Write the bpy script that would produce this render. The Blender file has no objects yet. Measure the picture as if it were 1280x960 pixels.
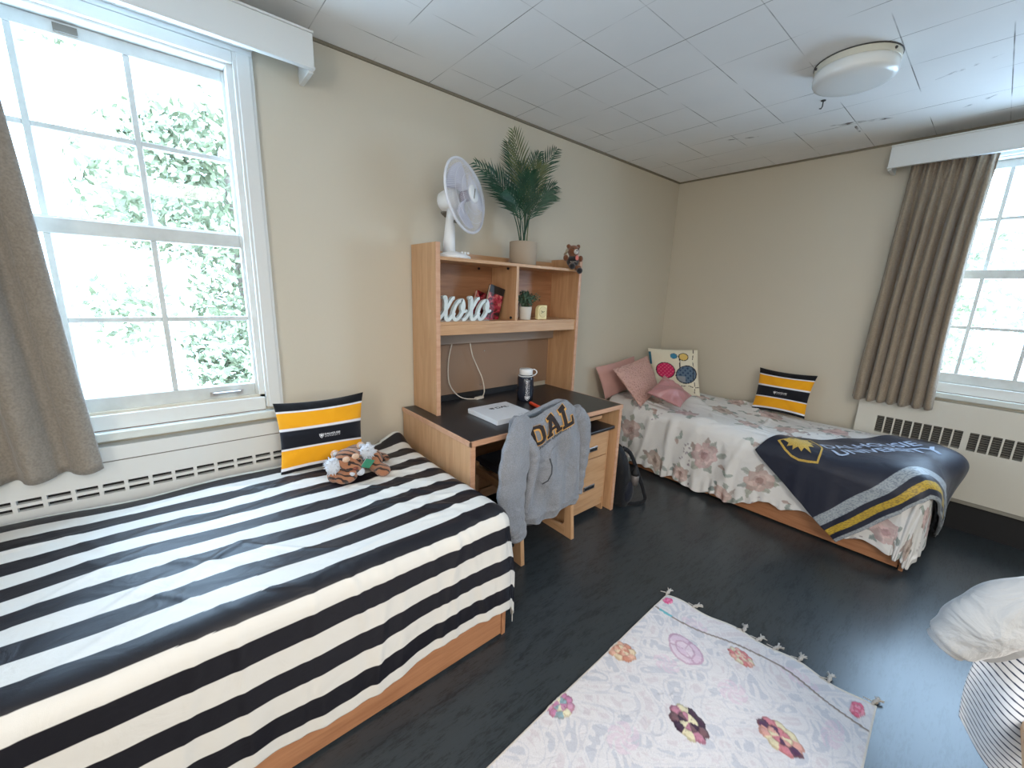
import bpy, math, random
import numpy as np
from mathutils import Vector, Matrix
random.seed(7)
S = bpy.context.scene
COL = S.collection
PI = math.pi

# ------------------------------------------------------------------ camera
CAMZ = 1.45
def make_camera():
    yaw, pitch, roll, f = 8.61865607e-01, -2.21152206e-01, -3.57299653e-02, 508.85
    cy, sy, cp, sp = math.cos(yaw), math.sin(yaw), math.cos(pitch), math.sin(pitch)
    F = Vector((cy*cp, sy*cp, sp)); R = Vector((sy, -cy, 0)); D = F.cross(R)
    c, s = math.cos(roll), math.sin(roll)
    R2 = c*R + s*D; D2 = -s*R + c*D
    cd = bpy.data.cameras.new('camera'); cam = bpy.data.objects.new('camera', cd); COL.objects.link(cam)
    M = Matrix((R2, -D2, -F)).transposed().to_4x4(); M.translation = (0, 0, CAMZ)
    cam.matrix_world = M
    cd.sensor_fit = 'HORIZONTAL'; cd.sensor_width = 36; cd.lens = 36*f/1280
    cd.clip_start = .02; cd.clip_end = 200
    S.camera = cam
make_camera()

# ------------------------------------------------------------------ exposure, world, lights
S.view_settings.view_transform = 'Standard'
S.view_settings.look = 'None'
S.view_settings.gamma = 1
S.view_settings.use_curve_mapping = False
S.view_settings.exposure = 0.0
WORLD_STRENGTH = 19.0
w = bpy.data.worlds.new('sky'); S.world = w; w.use_nodes = True
bg = w.node_tree.nodes['Background']; bg.inputs[0].default_value = (.51, .73, 1.0, 1); bg.inputs[1].default_value = WORLD_STRENGTH

def area(name, loc, rot, sx, sy, power, col, portal=False):
    l = bpy.data.lights.new(name, 'AREA'); l.shape = 'RECTANGLE'; l.size = sx; l.size_y = sy; l.energy = power; l.color = col
    if portal: l.cycles.is_portal = True
    o = bpy.data.objects.new(name, l); COL.objects.link(o); o.location = loc; o.rotation_euler = rot
    return o
area('window_portal', (-.14, 2.42, 1.6), (-PI/2, 0, 0), 1.2, 1.5, 1, (1, 1, 1), True)
area('window_portal', (4.12, -.35, 1.6), (0, PI/2, 0), 1.5, 1.3, 1, (1, 1, 1), True)
# added fill lights behind the camera, unseen: one overhead, one from the side
FILL_BACK = 80
FILL_SIDE = 46
area('rear_fill', (.2, -1.3, 2.38), (0, 0, 0), .9, .9, FILL_BACK, (1.0, .96, .91))
area('side_fill', (-2.05, -.9, 1.5), (0, -PI/2, 0), 1.8, 1.2, FILL_SIDE, (1.0, .95, .89))

# ------------------------------------------------------------------ helpers
WP = {}
class MB:
    def __init__(s): s.v = []; s.f = []; s.c = None; s.smooth = False
    def add(s, vs, fs):
        n = len(s.v); s.v += [tuple(map(float, q)) for q in vs]; s.f += [tuple(int(i)+n for i in q) for q in fs]; return s
    def box(s, x0, x1, y0, y1, z0, z1):
        return s.add([(x, y, z) for x in (x0, x1) for y in (y0, y1) for z in (z0, z1)],
            [(0,1,3,2),(4,6,7,5),(0,4,5,1),(2,3,7,6),(0,2,6,4),(1,5,7,3)])
    def obox(s, c, ax, ay, az):      # oriented box: half axes
        c, ax, ay, az = map(Vector, (c, ax, ay, az))
        return s.add([c+i*ax+j*ay+k*az for i in (-1,1) for j in (-1,1) for k in (-1,1)],
            [(0,1,3,2),(4,6,7,5),(0,4,5,1),(2,3,7,6),(0,2,6,4),(1,5,7,3)])
    def prism(s, poly, d, org=(0,0,0), u=(1,0,0), v=(0,0,1)):   # polygon in u,v extruded by vector d
        u, v, org, d = Vector(u), Vector(v), Vector(org), Vector(d)
        a = [org+u*p[0]+v*p[1] for p in poly]; n = len(a)
        return s.add(a+[p+d for p in a], [tuple(range(n))[::-1], tuple(range(n, 2*n))]+[(i, (i+1) % n, (i+1) % n+n, i+n) for i in range(n)])
    def lathe(s, prof, c=(0,0,0), n=32, axis=None, cap=True):
        c = Vector(c); vs = []; fs = []
        if axis is None: Q = Matrix.Identity(3)
        else: Q = Vector((0,0,1)).rotation_difference(Vector(axis).normalized()).to_matrix()
        for r, z in prof:
            for k in range(n):
                a = 2*PI*k/n; vs.append(c+Q@Vector((r*math.cos(a), r*math.sin(a), z)))
        for i in range(len(prof)-1):
            for k in range(n):
                k2 = (k+1) % n; fs.append((i*n+k, i*n+k2, (i+1)*n+k2, (i+1)*n+k))
        if cap: fs.append(tuple(range(n))[::-1]); fs.append(tuple(range((len(prof)-1)*n, len(prof)*n)))
        return s.add(vs, fs)
    def tube(s, pts, r, n=8, closed=False, flat=None, up=(0,0,1), cap=True):
        # sweep; r scalar or list; flat = (ru, rv) list of half widths
        P = [Vector(p) for p in pts]; m = len(P); vs = []; fs = []; prev = None
        for i in range(m):
            a = P[(i-1) % m] if (closed or i > 0) else P[i]; b = P[(i+1) % m] if (closed or i < m-1) else P[i]
            t = (b-a).normalized()
            if prev is None:
                n1 = Vector(up).cross(t)
                if n1.length < 1e-3: n1 = Vector((1,0,0)).cross(t)
            else: n1 = prev-t*prev.dot(t)
            n1.normalize(); prev = n1; n2 = t.cross(n1)
            if flat: ru, rv = flat[i]
            else: ru = rv = (r[i] if isinstance(r, (list, tuple)) else r)
            for k in range(n):
                an = 2*PI*k/n; vs.append(P[i]+n1*ru*math.cos(an)+n2*rv*math.sin(an))
        for i in range(m if closed else m-1):
            j = (i+1) % m
            for k in range(n):
                k2 = (k+1) % n; fs.append((i*n+k, i*n+k2, j*n+k2, j*n+k))
        if cap and not closed: fs.append(tuple(range(n))[::-1]); fs.append(tuple(range((m-1)*n, m*n)))
        return s.add(vs, fs)
    def ball(s, c, r, n=20, m=12, Q=None):
        rx, ry, rz = (r, r, r) if not isinstance(r, (list, tuple)) else r
        c = Vector(c); vs = []; fs = []
        for i in range(1, m):
            t = PI*i/m
            for k in range(n):
                a = 2*PI*k/n; q = Vector((rx*math.sin(t)*math.cos(a), ry*math.sin(t)*math.sin(a), rz*math.cos(t)))
                vs.append(c+(Q@q if Q else q))
        top = Vector((0,0,rz)); bot = Vector((0,0,-rz)); vs += [c+(Q@top if Q else top), c+(Q@bot if Q else bot)]
        for i in range(m-2):
            for k in range(n):
                k2 = (k+1) % n; fs.append((i*n+k, (i+1)*n+k, (i+1)*n+k2, i*n+k2))
        T = len(vs)-2
        for k in range(n):
            k2 = (k+1) % n; fs.append((T, k, k2)); fs.append((T+1, (m-2)*n+k2, (m-2)*n+k))
        return s.add(vs, fs)
    def grid(s, X, Y, Z):   # arrays [i,j]
        n, m = X.shape; b = len(s.v)
        s.v += list(zip(X.ravel().tolist(), Y.ravel().tolist(), Z.ravel().tolist()))
        i, j = np.meshgrid(np.arange(n-1), np.arange(m-1), indexing='ij'); a = (i*m+j).ravel()+b
        s.f += list(zip(a.tolist(), (a+m).tolist(), (a+m+1).tolist(), (a+1).tolist()))
        return s

def link(name, mesh, mat, parent=None, origin=None):
    n = len(mesh.vertices); co = np.empty(n*3, np.float32); mesh.vertices.foreach_get('co', co); co = co.reshape(-1, 3)
    lo, hi = co.min(0), co.max(0)
    c = np.array([(lo[0]+hi[0])/2, (lo[1]+hi[1])/2, lo[2]]) if origin is None else np.array(origin)
    mesh.vertices.foreach_set('co', (co-c).astype(np.float32).ravel()); mesh.update()
    o = bpy.data.objects.new(name, mesh); COL.objects.link(o)
    if mat: mesh.materials.append(mat)
    c = Vector(c.tolist()); WP[o] = c
    if parent: o.parent = parent; o.location = c-WP[parent]
    else: o.location = c
    return o
def obj(name, mb, mat, parent=None, smooth=False, bevel=0, col=None, solid=0, sub=0):
    me = bpy.data.meshes.new(name); me.from_pydata(mb.v, [], mb.f); me.validate()
    if smooth or mb.smooth: me.polygons.foreach_set('use_smooth', [True]*len(me.polygons))
    if col is not None:
        a = me.color_attributes.new('Col', 'FLOAT_COLOR', 'POINT')
        cc = np.ones((len(mb.v), 4), np.float32); cc[:, :3] = col; a.data.foreach_set('color', cc.ravel())
    o = link(name, me, mat, parent)
    if solid: m = o.modifiers.new('thickness', 'SOLIDIFY'); m.thickness = solid; m.offset = 0
    if bevel: m = o.modifiers.new('bevel', 'BEVEL'); m.width = bevel; m.segments = 2; m.limit_method = 'ANGLE'; m.angle_limit = .7
    if sub: m = o.modifiers.new('subdivision', 'SUBSURF'); m.levels = sub; m.render_levels = sub
    return o
def tag(o, label=None, cat=None, group=None, kind=None):
    if label: o['label'] = label
    if cat: o['category'] = cat
    if group: o['group'] = group
    if kind: o['kind'] = kind
    return o
def thing(name, label, cat, loc=(0,0,0), group=None, kind=None):
    o = bpy.data.objects.new(name, None); COL.objects.link(o); o.location = loc; o.empty_display_size = .05
    WP[o] = Vector(loc)
    return tag(o, label, cat, group, kind)
def struct(o, label=None, cat=None): 
    o['kind'] = 'structure'
    if label: o['label'] = label
    if cat: o['category'] = cat
    return o

# ------------------------------------------------------------------ materials
def nt(name):
    m = bpy.data.materials.new(name); m.use_nodes = True; t = m.node_tree
    return m, t, t.nodes['Principled BSDF']
def N(t, kind, **kw):
    n = t.nodes.new(kind)
    for k, v in kw.items():
        if k in n.inputs: n.inputs[k].default_value = v
        else: setattr(n, k, v)
    return n
def coords(t, scale=(1,1,1), kind='Object', rot=(0,0,0)):
    tc = N(t, 'ShaderNodeTexCoord'); mp = N(t, 'ShaderNodeMapping'); mp.inputs['Scale'].default_value = scale; mp.inputs['Rotation'].default_value = rot
    t.links.new(tc.outputs[kind], mp.inputs[0]); return mp.outputs[0]
def ramp(t, fac, stops):
    r = N(t, 'ShaderNodeValToRGB'); e = r.color_ramp.elements
    while len(e) < len(stops): e.new(.5)
    for i, (p, c) in enumerate(stops): e[i].position = p; e[i].color = (*c, 1) if len(c) == 3 else c
    t.links.new(fac, r.inputs[0]); return r.outputs[0]
def bump(t, b, h, strength=.3, dist=.01):
    n = N(t, 'ShaderNodeBump', Strength=strength, Distance=dist); t.links.new(h, n.inputs['Height']); t.links.new(n.outputs[0], b.inputs['Normal'])
def plain(name, c, rough=.5, metal=0, spec=.5, nscale=0, bstr=.1, vary=0, coat=0):
    m, t, b = nt(name); b.inputs['Base Color'].default_value = (*c, 1); b.inputs['Roughness'].default_value = rough
    b.inputs['Metallic'].default_value = metal; b.inputs['Specular IOR Level'].default_value = spec
    if nscale:
        n = N(t, 'ShaderNodeTexNoise', Scale=nscale, Detail=4.0); t.links.new(coords(t), n.inputs['Vector'])
        bump(t, b, n.outputs[0], bstr, .004)
        if vary:
            t.links.new(ramp(t, n.outputs[0], [(.3, tuple(x*(1-vary) for x in c)), (.7, tuple(min(1, x*(1+vary)) for x in c))]), b.inputs['Base Color'])
    return m
def wood(name, c1, c2, axis='x', rough=.42, sc=1.0):
    m, t, b = nt(name)
    s = {'x': (1.2, 14, 14), 'y': (14, 1.2, 14), 'z': (14, 14, 1.2)}[axis]; s = tuple(q*sc for q in s)
    v = coords(t, s)
    n = N(t, 'ShaderNodeTexNoise', Scale=2.2, Detail=6.0, Distortion=.8); t.links.new(v, n.inputs['Vector'])
    n2 = N(t, 'ShaderNodeTexNoise', Scale=9.0, Detail=3.0); t.links.new(v, n2.inputs['Vector'])
    mx = N(t, 'ShaderNodeMath', operation='ADD'); t.links.new(n.outputs[0], mx.inputs[0])
    ml = N(t, 'ShaderNodeMath', operation='MULTIPLY'); ml.inputs[1].default_value = .35; t.links.new(n2.outputs[0], ml.inputs[0]); t.links.new(ml.outputs[0], mx.inputs[1])
    t.links.new(ramp(t, mx.outputs[0], [(.42, c2), (.8, c1)]), b.inputs['Base Color'])
    b.inputs['Roughness'].default_value = rough; bump(t, b, n2.outputs[0], .06, .002)
    return m
def cloth(name, c=None, rough=.9, scale=600, wr=0, wscale=6, vary=0, sheen=.15, stretch=(1,1,1), spec=.2):
    # fabric: weave bump + soft wrinkles; colour from c or from the colour attribute
    m, t, b = nt(name); b.inputs['Roughness'].default_value = rough; b.inputs['Specular IOR Level'].default_value = spec
    b.inputs['Sheen Weight'].default_value = sheen
    n = N(t, 'ShaderNodeTexNoise', Scale=float(scale), Detail=2.0); t.links.new(coords(t), n.inputs['Vector'])
    if c is None:
        a = N(t, 'ShaderNodeAttribute', attribute_name='Col'); csock = a.outputs['Color']
    else:
        r = N(t, 'ShaderNodeRGB'); r.outputs[0].default_value = (*c, 1); csock = r.outputs[0]
    if vary:
        mm = N(t, 'ShaderNodeMixRGB', blend_type='MULTIPLY'); mm.inputs[0].default_value = 1
        t.links.new(csock, mm.inputs[1]); t.links.new(ramp(t, n.outputs[0], [(.35, (1-vary,)*3), (.65, (1, 1, 1))]), mm.inputs[2]); csock = mm.outputs[0]
    t.links.new(csock, b.inputs['Base Color'])
    ad = N(t, 'ShaderNodeBump', Strength=.25, Distance=.0008); t.links.new(n.outputs[0], ad.inputs['Height'])
    if wr:
        n2 = N(t, 'ShaderNodeTexNoise', Scale=float(wscale), Detail=5.0, Distortion=1.2); n2.inputs['Roughness'].default_value = .45
        t.links.new(coords(t, stretch), n2.inputs['Vector'])
        b2 = N(t, 'ShaderNodeBump', Strength=1.0, Distance=wr); t.links.new(n2.outputs[0], b2.inputs['Height']); t.links.new(ad.outputs[0], b2.inputs['Normal'])
        t.links.new(b2.outputs[0], b.inputs['Normal'])
    else: t.links.new(ad.outputs[0], b.inputs['Normal'])
    return m
def srgb(r, g, b):
    f = lambda x: (x/255/12.92 if x/255 <= .04045 else ((x/255+.055)/1.055)**2.4)
    return (f(r), f(g), f(b))

M_wall = plain('wall_paint', srgb(207, 199, 182), .75, spec=.25, nscale=60, bstr=.08)
M_white = plain('white_paint', srgb(222, 224, 222), .45, nscale=30, bstr=.08)
M_sash = plain('sash_paint', srgb(206, 210, 208), .5, nscale=18, bstr=.15, vary=.08)
M_rad = plain('radiator_paint', srgb(214, 210, 198), .5, nscale=30, bstr=.05)
M_dark = plain('dark_void', (.012, .012, .014), .7)
M_grille = plain('grille_metal', srgb(120, 116, 108), .5)
M_trim = plain('trim_brown', srgb(126, 118, 100), .6)
M_base = plain('base_dark', srgb(60, 58, 55), .6)
WC1, WC2 = srgb(206, 164, 124), srgb(186, 142, 102)
M_woodx = wood('maple_x', WC1, WC2, 'x'); M_woody = wood('maple_y', WC1, WC2, 'y'); M_woodz = wood('maple_z', WC1, WC2, 'z')
M_bedx = wood('bed_maple_dim_x', srgb(178, 126, 90), srgb(152, 102, 70), 'x'); M_bedy = wood('bed_maple_dim_y', srgb(178, 126, 90), srgb(152, 102, 70), 'y')  # maple darkened and reddened; the low light at the beds is in the colour
M_edge = wood('maple_edge', srgb(210, 166, 136), srgb(196, 148, 118), 'x')
M_black = plain('black_laminate', srgb(34, 36, 40), .32, nscale=300, bstr=.03)
M_steel = plain('steel', (.55, .55, .56), .3, 1)
M_plastic = plain('white_plastic', srgb(236, 238, 240), .35)
M_greyboard = plain('hutch_back_brown', srgb(150, 122, 100), .6, nscale=200, bstr=.05)

def floor_mat():
    m, t, b = nt('vinyl_floor')
    v = coords(t, (1, 1, 1), rot=(0, 0, .6)); vs = coords(t, (1, 5, 1), rot=(0, 0, .35))
    n = N(t, 'ShaderNodeTexNoise', Scale=7.0, Detail=8.0); n.inputs['Roughness'].default_value = .7; t.links.new(vs, n.inputs['Vector'])
    n2 = N(t, 'ShaderNodeTexNoise', Scale=30.0, Detail=5.0); n2.inputs['Roughness'].default_value = .75; t.links.new(vs, n2.inputs['Vector'])
    mx = N(t, 'ShaderNodeMath', operation='ADD'); t.links.new(n.outputs[0], mx.inputs[0]); t.links.new(n2.outputs[0], mx.inputs[1])
    t.links.new(ramp(t, mx.outputs[0], [(.0, srgb(28, 32, 36)), (.85, srgb(32, 37, 41)), (1, srgb(50, 56, 60))]), b.inputs['Base Color'])
    t.links.new(ramp(t, mx.outputs[0], [(.3, (.24,)*3), (.9, (.32,)*3)]), b.inputs['Roughness'])
    n3 = N(t, 'ShaderNodeTexNoise', Scale=3.0, Detail=3.0); t.links.new(v, n3.inputs['Vector'])
    bump(t, b, n2.outputs[0], .04, .002)
    b.inputs['Coat Weight'].default_value = .16; b.inputs['Coat Roughness'].default_value = .22
    return m
def ceiling_mat():
    # 12 inch ceiling tiles: uneven seams between the boards, water stains along a few joints
    m, t, b = nt('ceiling_tiles')
    g = N(t, 'ShaderNodeNewGeometry'); sx = N(t, 'ShaderNodeSeparateXYZ'); t.links.new(g.outputs['Position'], sx.inputs[0])
    def M(op, a, c=None, d=None):
        n = N(t, 'ShaderNodeMath', operation=op)
        for i, q in enumerate((a, c, d)):
            if q is None: continue
            if isinstance(q, (int, float)): n.inputs[i].default_value = q
            else: t.links.new(q, n.inputs[i])
        return n.outputs[0]
    def seam(ax, off, wid, ph):
        f = M('FRACT', M('DIVIDE', M('SUBTRACT', sx.outputs[ax], off-30.5), .305))
        d = M('ABSOLUTE', M('SUBTRACT', f, .5)); d = M('SUBTRACT', .5, d)      # 0 at seam
        line = M('LESS_THAN', d, wid)
        ns = N(t, 'ShaderNodeTexNoise', Scale=1.9+ph, Detail=2.0); mp = coords(t, (1, 1, 1), rot=(0, 0, ph)); t.links.new(mp, ns.inputs['Vector'])
        st = M('MULTIPLY', line, M('SMOOTH_MIN', M('MULTIPLY', M('MAXIMUM', M('SUBTRACT', ns.outputs[0], .40), 0), 5), 1.0, .1))
        return st
    s1 = seam(0, .0125+.305*2, .0065, .3); s2 = seam(1, .175, .0065, 1.4)
    st = M('MINIMUM', M('ADD', s1, s2), 1)
    n = N(t, 'ShaderNodeTexNoise', Scale=1.3, Detail=4.0); t.links.new(coords(t), n.inputs['Vector'])
    base = ramp(t, n.outputs[0], [(.35, srgb(232, 232, 230)), (.65, srgb(240, 239, 236))])
    mm = N(t, 'ShaderNodeMixRGB'); t.links.new(st, mm.inputs[0]); t.links.new(base, mm.inputs[1]); mm.inputs[2].default_value = (*srgb(120, 118, 112), 1)
    b.inputs['Roughness'].default_value = .8; t.links.new(mm.outputs[0], b.inputs['Base Color'])
    n2 = N(t, 'ShaderNodeTexNoise', Scale=90.0, Detail=3.0); t.links.new(coords(t), n2.inputs['Vector'])
    h = M('SUBTRACT', M('MULTIPLY', n2.outputs[0], .15), M('ADD', s1, s2)); bump(t, b, h, .5, .002)
    return m
def glass_mat():
    m = bpy.data.materials.new('window_glass'); m.use_nodes = True; t = m.node_tree; t.nodes.clear()
    o = N(t, 'ShaderNodeOutputMaterial'); tr = N(t, 'ShaderNodeBsdfTransparent'); gl = N(t, 'ShaderNodeBsdfGlossy', Roughness=.02)
    tr.inputs[0].default_value = (.97, .98, .98, 1); mx = N(t, 'ShaderNodeMixShader'); mx.inputs[0].default_value = .012
    t.links.new(tr.outputs[0], mx.inputs[1]); t.links.new(gl.outputs[0], mx.inputs[2]); t.links.new(mx.outputs[0], o.inputs[0]); return m
M_floor, M_ceil, M_glass = floor_mat(), ceiling_mat(), glass_mat()

# ------------------------------------------------------------------ room shell
XL, XR, YB, YF, ZC = -2.2, 3.93, -2.4, 2.22, 2.53
struct(obj('floor', MB().box(XL-.2, XR+.2, YB-.2, YF+.2, -.1, 0), M_floor))
struct(obj('ceiling', MB().box(XL-.2, XR+.2, YB-.2, YF+.2, ZC, ZC+.1), M_ceil))
def holed_wall(name, ax, p0, p1, a0, a1, hole):
    m = MB(); h0, h1, z0, z1 = hole
    for (b0, b1, c0, c1) in ((a0, h0, 0, ZC), (h1, a1, 0, ZC), (h0, h1, 0, z0), (h0, h1, z1, ZC)):
        if ax == 'y': m.box(b0, b1, p0, p1, c0, c1)
        else: m.box(p0, p1, b0, b1, c0, c1)
    struct(obj(name, m, M_wall))
WA = (-.60, .335, .93, 2.33)      # opening of the left window, x0 x1 z0 z1
WB = (-.72, .42, .93, 2.35)
holed_wall('wall_left', 'y', YF, YF+.2, XL-.2, XR+.2, WA)
holed_wall('wall_right', 'x', XR, XR+.2, YB-.2, YF, WB)
struct(obj('wall_back', MB().box(XL-.2, XR, YB-.2, YB, 0, ZC), M_wall))
mw = MB().box(XL-.2, XL, YB, -1.5, 0, ZC).box(XL-.2, XL, -.3, YF, 0, ZC).box(XL-.2, XL, -1.5, -.3, 2.1, ZC).box(XL-.2, XL-.18, -1.5, -.3, 0, 2.1)
struct(obj('wall_behind_camera', mw, M_wall))
struct(obj('trim_1', MB().box(XL, XR, YF-.012, YF, ZC-.012, ZC), M_trim))
struct(obj('trim_2', MB().box(XR-.012, XR, YB, YF-.012, ZC-.012, ZC), M_trim))
struct(obj('baseboard_left', MB().box(.75, XR, YF-.012, YF, 0, .1), M_base))
struct(obj('baseboard_right', MB().box(XR-.012, XR, .75, YF-.012, 0, .1), M_base))

# windows: built along a local axis a (x for the left one, y for the right one), depth d outwards
def window(name, T, a0, a1, zs, mull, casing, label):
    # T(a, d, z) -> world
    root = thing(name, label, 'window', T((a0+a1)/2, 0, casing[2]), kind='structure')
    def B(m, x0, x1, d0, d1, z0, z1):
        c = [T(x, d, z) for x in (x0, x1) for d in (d0, d1) for z in (z0, z1)]
        return m.add(c, [(0,1,3,2),(4,6,7,5),(0,4,5,1),(2,3,7,6),(0,2,6,4),(1,5,7,3)])
    zb, z1, z2, z3, zm1, zm2 = zs     # lower glass bottom, top of lower glass, bottom of upper glass, top of upper glass, muntins
    c0, c1, cz0, cz1 = casing
    m = MB()      # casing: stepped mouldings on three sides, jamb liners
    for (x0, x1, q0, q1) in ((c0, a0-.035, cz0, cz1), (a1+.035, c1, cz0, cz1)):
        B(m, x0, x1, -.022, 0, q0, q1)
        B(m, min(x0, x1)+(.012 if x0 > 0 or x0 > a1 else .004), max(x0, x1)-.012, -.03, -.0225, q0, q1-.001)
    B(m, c0, c1, -.022, 0, cz1, cz1+.035); B(m, c0-.002, c1+.002, -.034, -.0225, cz1+.018, cz1+.034)
    B(m, a0-.034, a1+.034, -.021, 0, z3+.055, cz1-.0005)
    for (x0, x1) in ((a0-.06, a0-.012), (a1+.012, a1+.06)): B(m, x0, x1, -.0, .1, cz0, cz1)
    B(m, a0-.0115, a1+.0115, 0.0005, .1, z3+.046, cz1-.001)
    obj('casing', m, M_white, root, bevel=.003)
    def sash(nm, d, zlo, zhi, top, bot, side, mz, mat):
        s = MB(); dd = .035
        B(s, a0-side, a0, d, d+dd, zlo-bot, zhi+top); B(s, a1, a1+side, d, d+dd, zlo-bot, zhi+top)
        B(s, a0, a1, d, d+dd, zhi, zhi+top); B(s, a0, a1, d, d+dd, zlo-bot, zlo)
        r = obj(nm, s, mat, root, bevel=.004)
        k = MB()
        for x in mull: B(k, x-.010, x+.010, d+.004, d+.03, zlo, zhi)
        
        xs_ = [a0]+sorted(mull)+[a1]
        for i in range(len(xs_)-1): B(k, xs_[i]+(.010 if i else 0), xs_[i+1]-(.010 if i < len(xs_)-2 else 0), d+.004, d+.03, mz-.010, mz+.010)
        obj('muntins', k, mat, r, bevel=.003)
        g = MB(); B(g, a0, a1, d+.016, d+.019, zlo, zhi); obj('glass', g, M_glass, r)
        return r
    sash('lower_sash', .02, zb, z1, .055, .065, .03, zm1, M_sash)
    sash('upper_sash', .06, z2, z3, .045, .045, .03, zm2, M_sash)
    m = MB(); B(m, a0-.033, a1+.033, -.012, .09, zb-.128, zb-.066)
    obj('bottom_rail', m, M_white, root, bevel=.003)
    m = MB(); B(m, a0-.04, a1+.03, -.010, .09, zb-.1305, zb-.122); obj('sill_gap', m, plain('bare_wood', srgb(110, 62, 46), .8), root)
    m = MB(); B(m, c0-.03, c1+.0, -.048, .08, zb-.165, zb-.13); obj('window_sill', m, plain('sill_stone', srgb(214, 220, 216), .3, nscale=8, vary=.06), root, bevel=.004)
    return root, B
W1, B1 = window('window_1', lambda a, d, z: (a, YF+d, z), -.57, .298, (.985, 1.60, 1.665, 2.262, 1.29, 1.964), (-.283, .005), (-.66, .405, .87, 2.36),
    'white painted sash window over the striped bed')
W2, B2 = window('window_2', lambda a, d, z: (XR+d, a, z), -.64, .36, (1.03, 1.635, 1.695, 2.288, 1.33, 1.996), (-.39, -.135, .115), (-.76, .46, .91, 2.40),
    'white painted sash window beside the brown curtain')
m = MB(); B1(m, .13, .24, -.002, .004, .955, .965); m.tube([(.14, YF+.018, .958), (.14, YF-.012, .962), (.23, YF-.012, .964), (.23, YF+.018, .96)], .004)
obj('sash_handle', MB().tube([(.135, YF+.02, .952), (.135, YF-.008, .957), (.235, YF-.008, .957), (.235, YF+.02, .952)], .0055).box(.122, .148, YF+.012, YF+.022, .94, .962).box(.222, .248, YF+.012, YF+.022, .94, .962), M_steel, W1)
obj('sash_catch', MB().box(-.175, -.115, YF+.052, YF+.062, 2.272, 2.296), M_grille, W1)
obj('sash_guide', MB().box(.318, .334, YF+.02, YF+.07, 2.16, 2.26), plain('cream_plastic', srgb(220, 220, 200), .5), W1)

# valances
def valance(T, a0, a1, label):
    r = thing('valance', label, 'valance', T((a0+a1)/2, 0, 2.35))
    def B(m, x0, x1, d0, d1, z0, z1):
        c = [T(x, d, z) for x in (x0, x1) for d in (d0, d1) for z in (z0, z1)]
        return m.add(c, [(0,1,3,2),(4,6,7,5),(0,4,5,1),(2,3,7,6),(0,2,6,4),(1,5,7,3)])
    m = MB(); B(m, a0, a1, -.172, -.152, 2.340, 2.462); obj('front_board', m, M_white, r, bevel=.002)
    m = MB(); B(m, a0-.002, a1+.002, -.178, -.151, 2.331, 2.340); B(m, a0-.002, a1+.002, -.177, -.151, 2.462, 2.471); obj('edge_moulding', m, M_white, r, bevel=.002)
    m = MB(); B(m, a0, a1, -.152, 0, 2.444, 2.460); obj('top_board', m, M_white, r)
    for a in (a0, a1-.02): m = MB(); B(m, a, a+.02, -.1515, 0, 2.322, 2.444); obj('end_board', m, M_white, r, bevel=.002)
    m = MB(); B(m, a0+.03, a1-.03, -.05, -.035, 2.41, 2.43); obj('curtain_rail', m, M_white, r)
valance(lambda a, d, z: (a, YF+d, z), -1.5, .605, 'white valance box above the window over the striped bed')
valance(lambda a, d, z: (XR+d, a, z), -1.6, .662, 'white valance box above the window by the flowered bed')

# ------------------------------------------------------------------ curtains
def curtain(name, T, edges, zt, zb, amp, folds, mat, label, seed, hemdip=0):
    # edges(v): a0,a1 across at height fraction v (0 top .. 1 bottom)
    n, k = 60, 260; rng = random.Random(seed); r = thing(name, label, 'curtain', T(edges(1)[0], 0, zb))
    fs = [(rng.uniform(0, 6.28), rng.uniform(.75, 1.25)) for _ in range(4)]
    V, U = np.meshgrid(np.linspace(0, 1, n), np.linspace(0, 1, k), indexing='ij')
    ph = U*folds*2*PI + 1.2*np.sin(U*5.1+fs[0][0]) + .9*np.sin(U*9.7+fs[1][0]) + .5*V*np.sin(U*7+fs[2][0])
    w = np.sin(ph); w = np.sign(w)*np.abs(w)**.75
    am = amp*(.32+.68*np.clip(V/.28, 0, 1)**.8)*(1+.35*np.sin(U*11+fs[3][0]))
    pin = .010*np.sin(U*folds*4*PI+1)*np.exp(-((V-.06)/.05)**2)
    dep = w*am + pin + .004*np.sin(U*60+V*3)+.006*np.sin(V*14+U*8)
    A0 = np.array([edges(v)[0] for v in np.linspace(0, 1, n)])[:, None]; A1 = np.array([edges(v)[1] for v in np.linspace(0, 1, n)])[:, None]
    A = A0+(A1-A0)*(U+.012*np.sin(ph*1.0+1.2)*V)
    Z = zt+(zb-zt)*V + hemdip*V*(.5-U) + .006*np.sin(ph)*V
    P = np.array([[T(A[i, j], dep[i, j], Z[i, j]) for j in range(k)] for i in range(n)])
    m = MB().grid(P[..., 0], P[..., 1], P[..., 2]); obj('panel', m, mat, r, smooth=True, solid=.004)
    return r
M_curt = cloth('taupe_velour', srgb(158, 143, 124), .85, 140, wr=.012, wscale=9, vary=.22, sheen=.3)
M_curt2 = cloth('grey_velour', srgb(148, 140, 130), .85, 140, wr=.012, wscale=9, vary=.2, sheen=.3)
curtain('curtain', lambda a, d, z: (XR-.100+d, a, z), lambda v: (.60-.045*(1-v), .175-.0*v+.02*math.sin(v*3)), 2.42, .782, .030, 7.2, M_curt, 'brown pleated curtain hanging at the left edge of the far window', 3, hemdip=-.006)
curtain('curtain', lambda a, d, z: (a, YF-.102+d, z), lambda v: (-.95, -.31+.06*max(0, (v-.2))/.8), 2.42, .722, .034, 3.6, M_curt2, 'taupe curtain pulled to the left edge of the near window', 12, hemdip=-.03)

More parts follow.
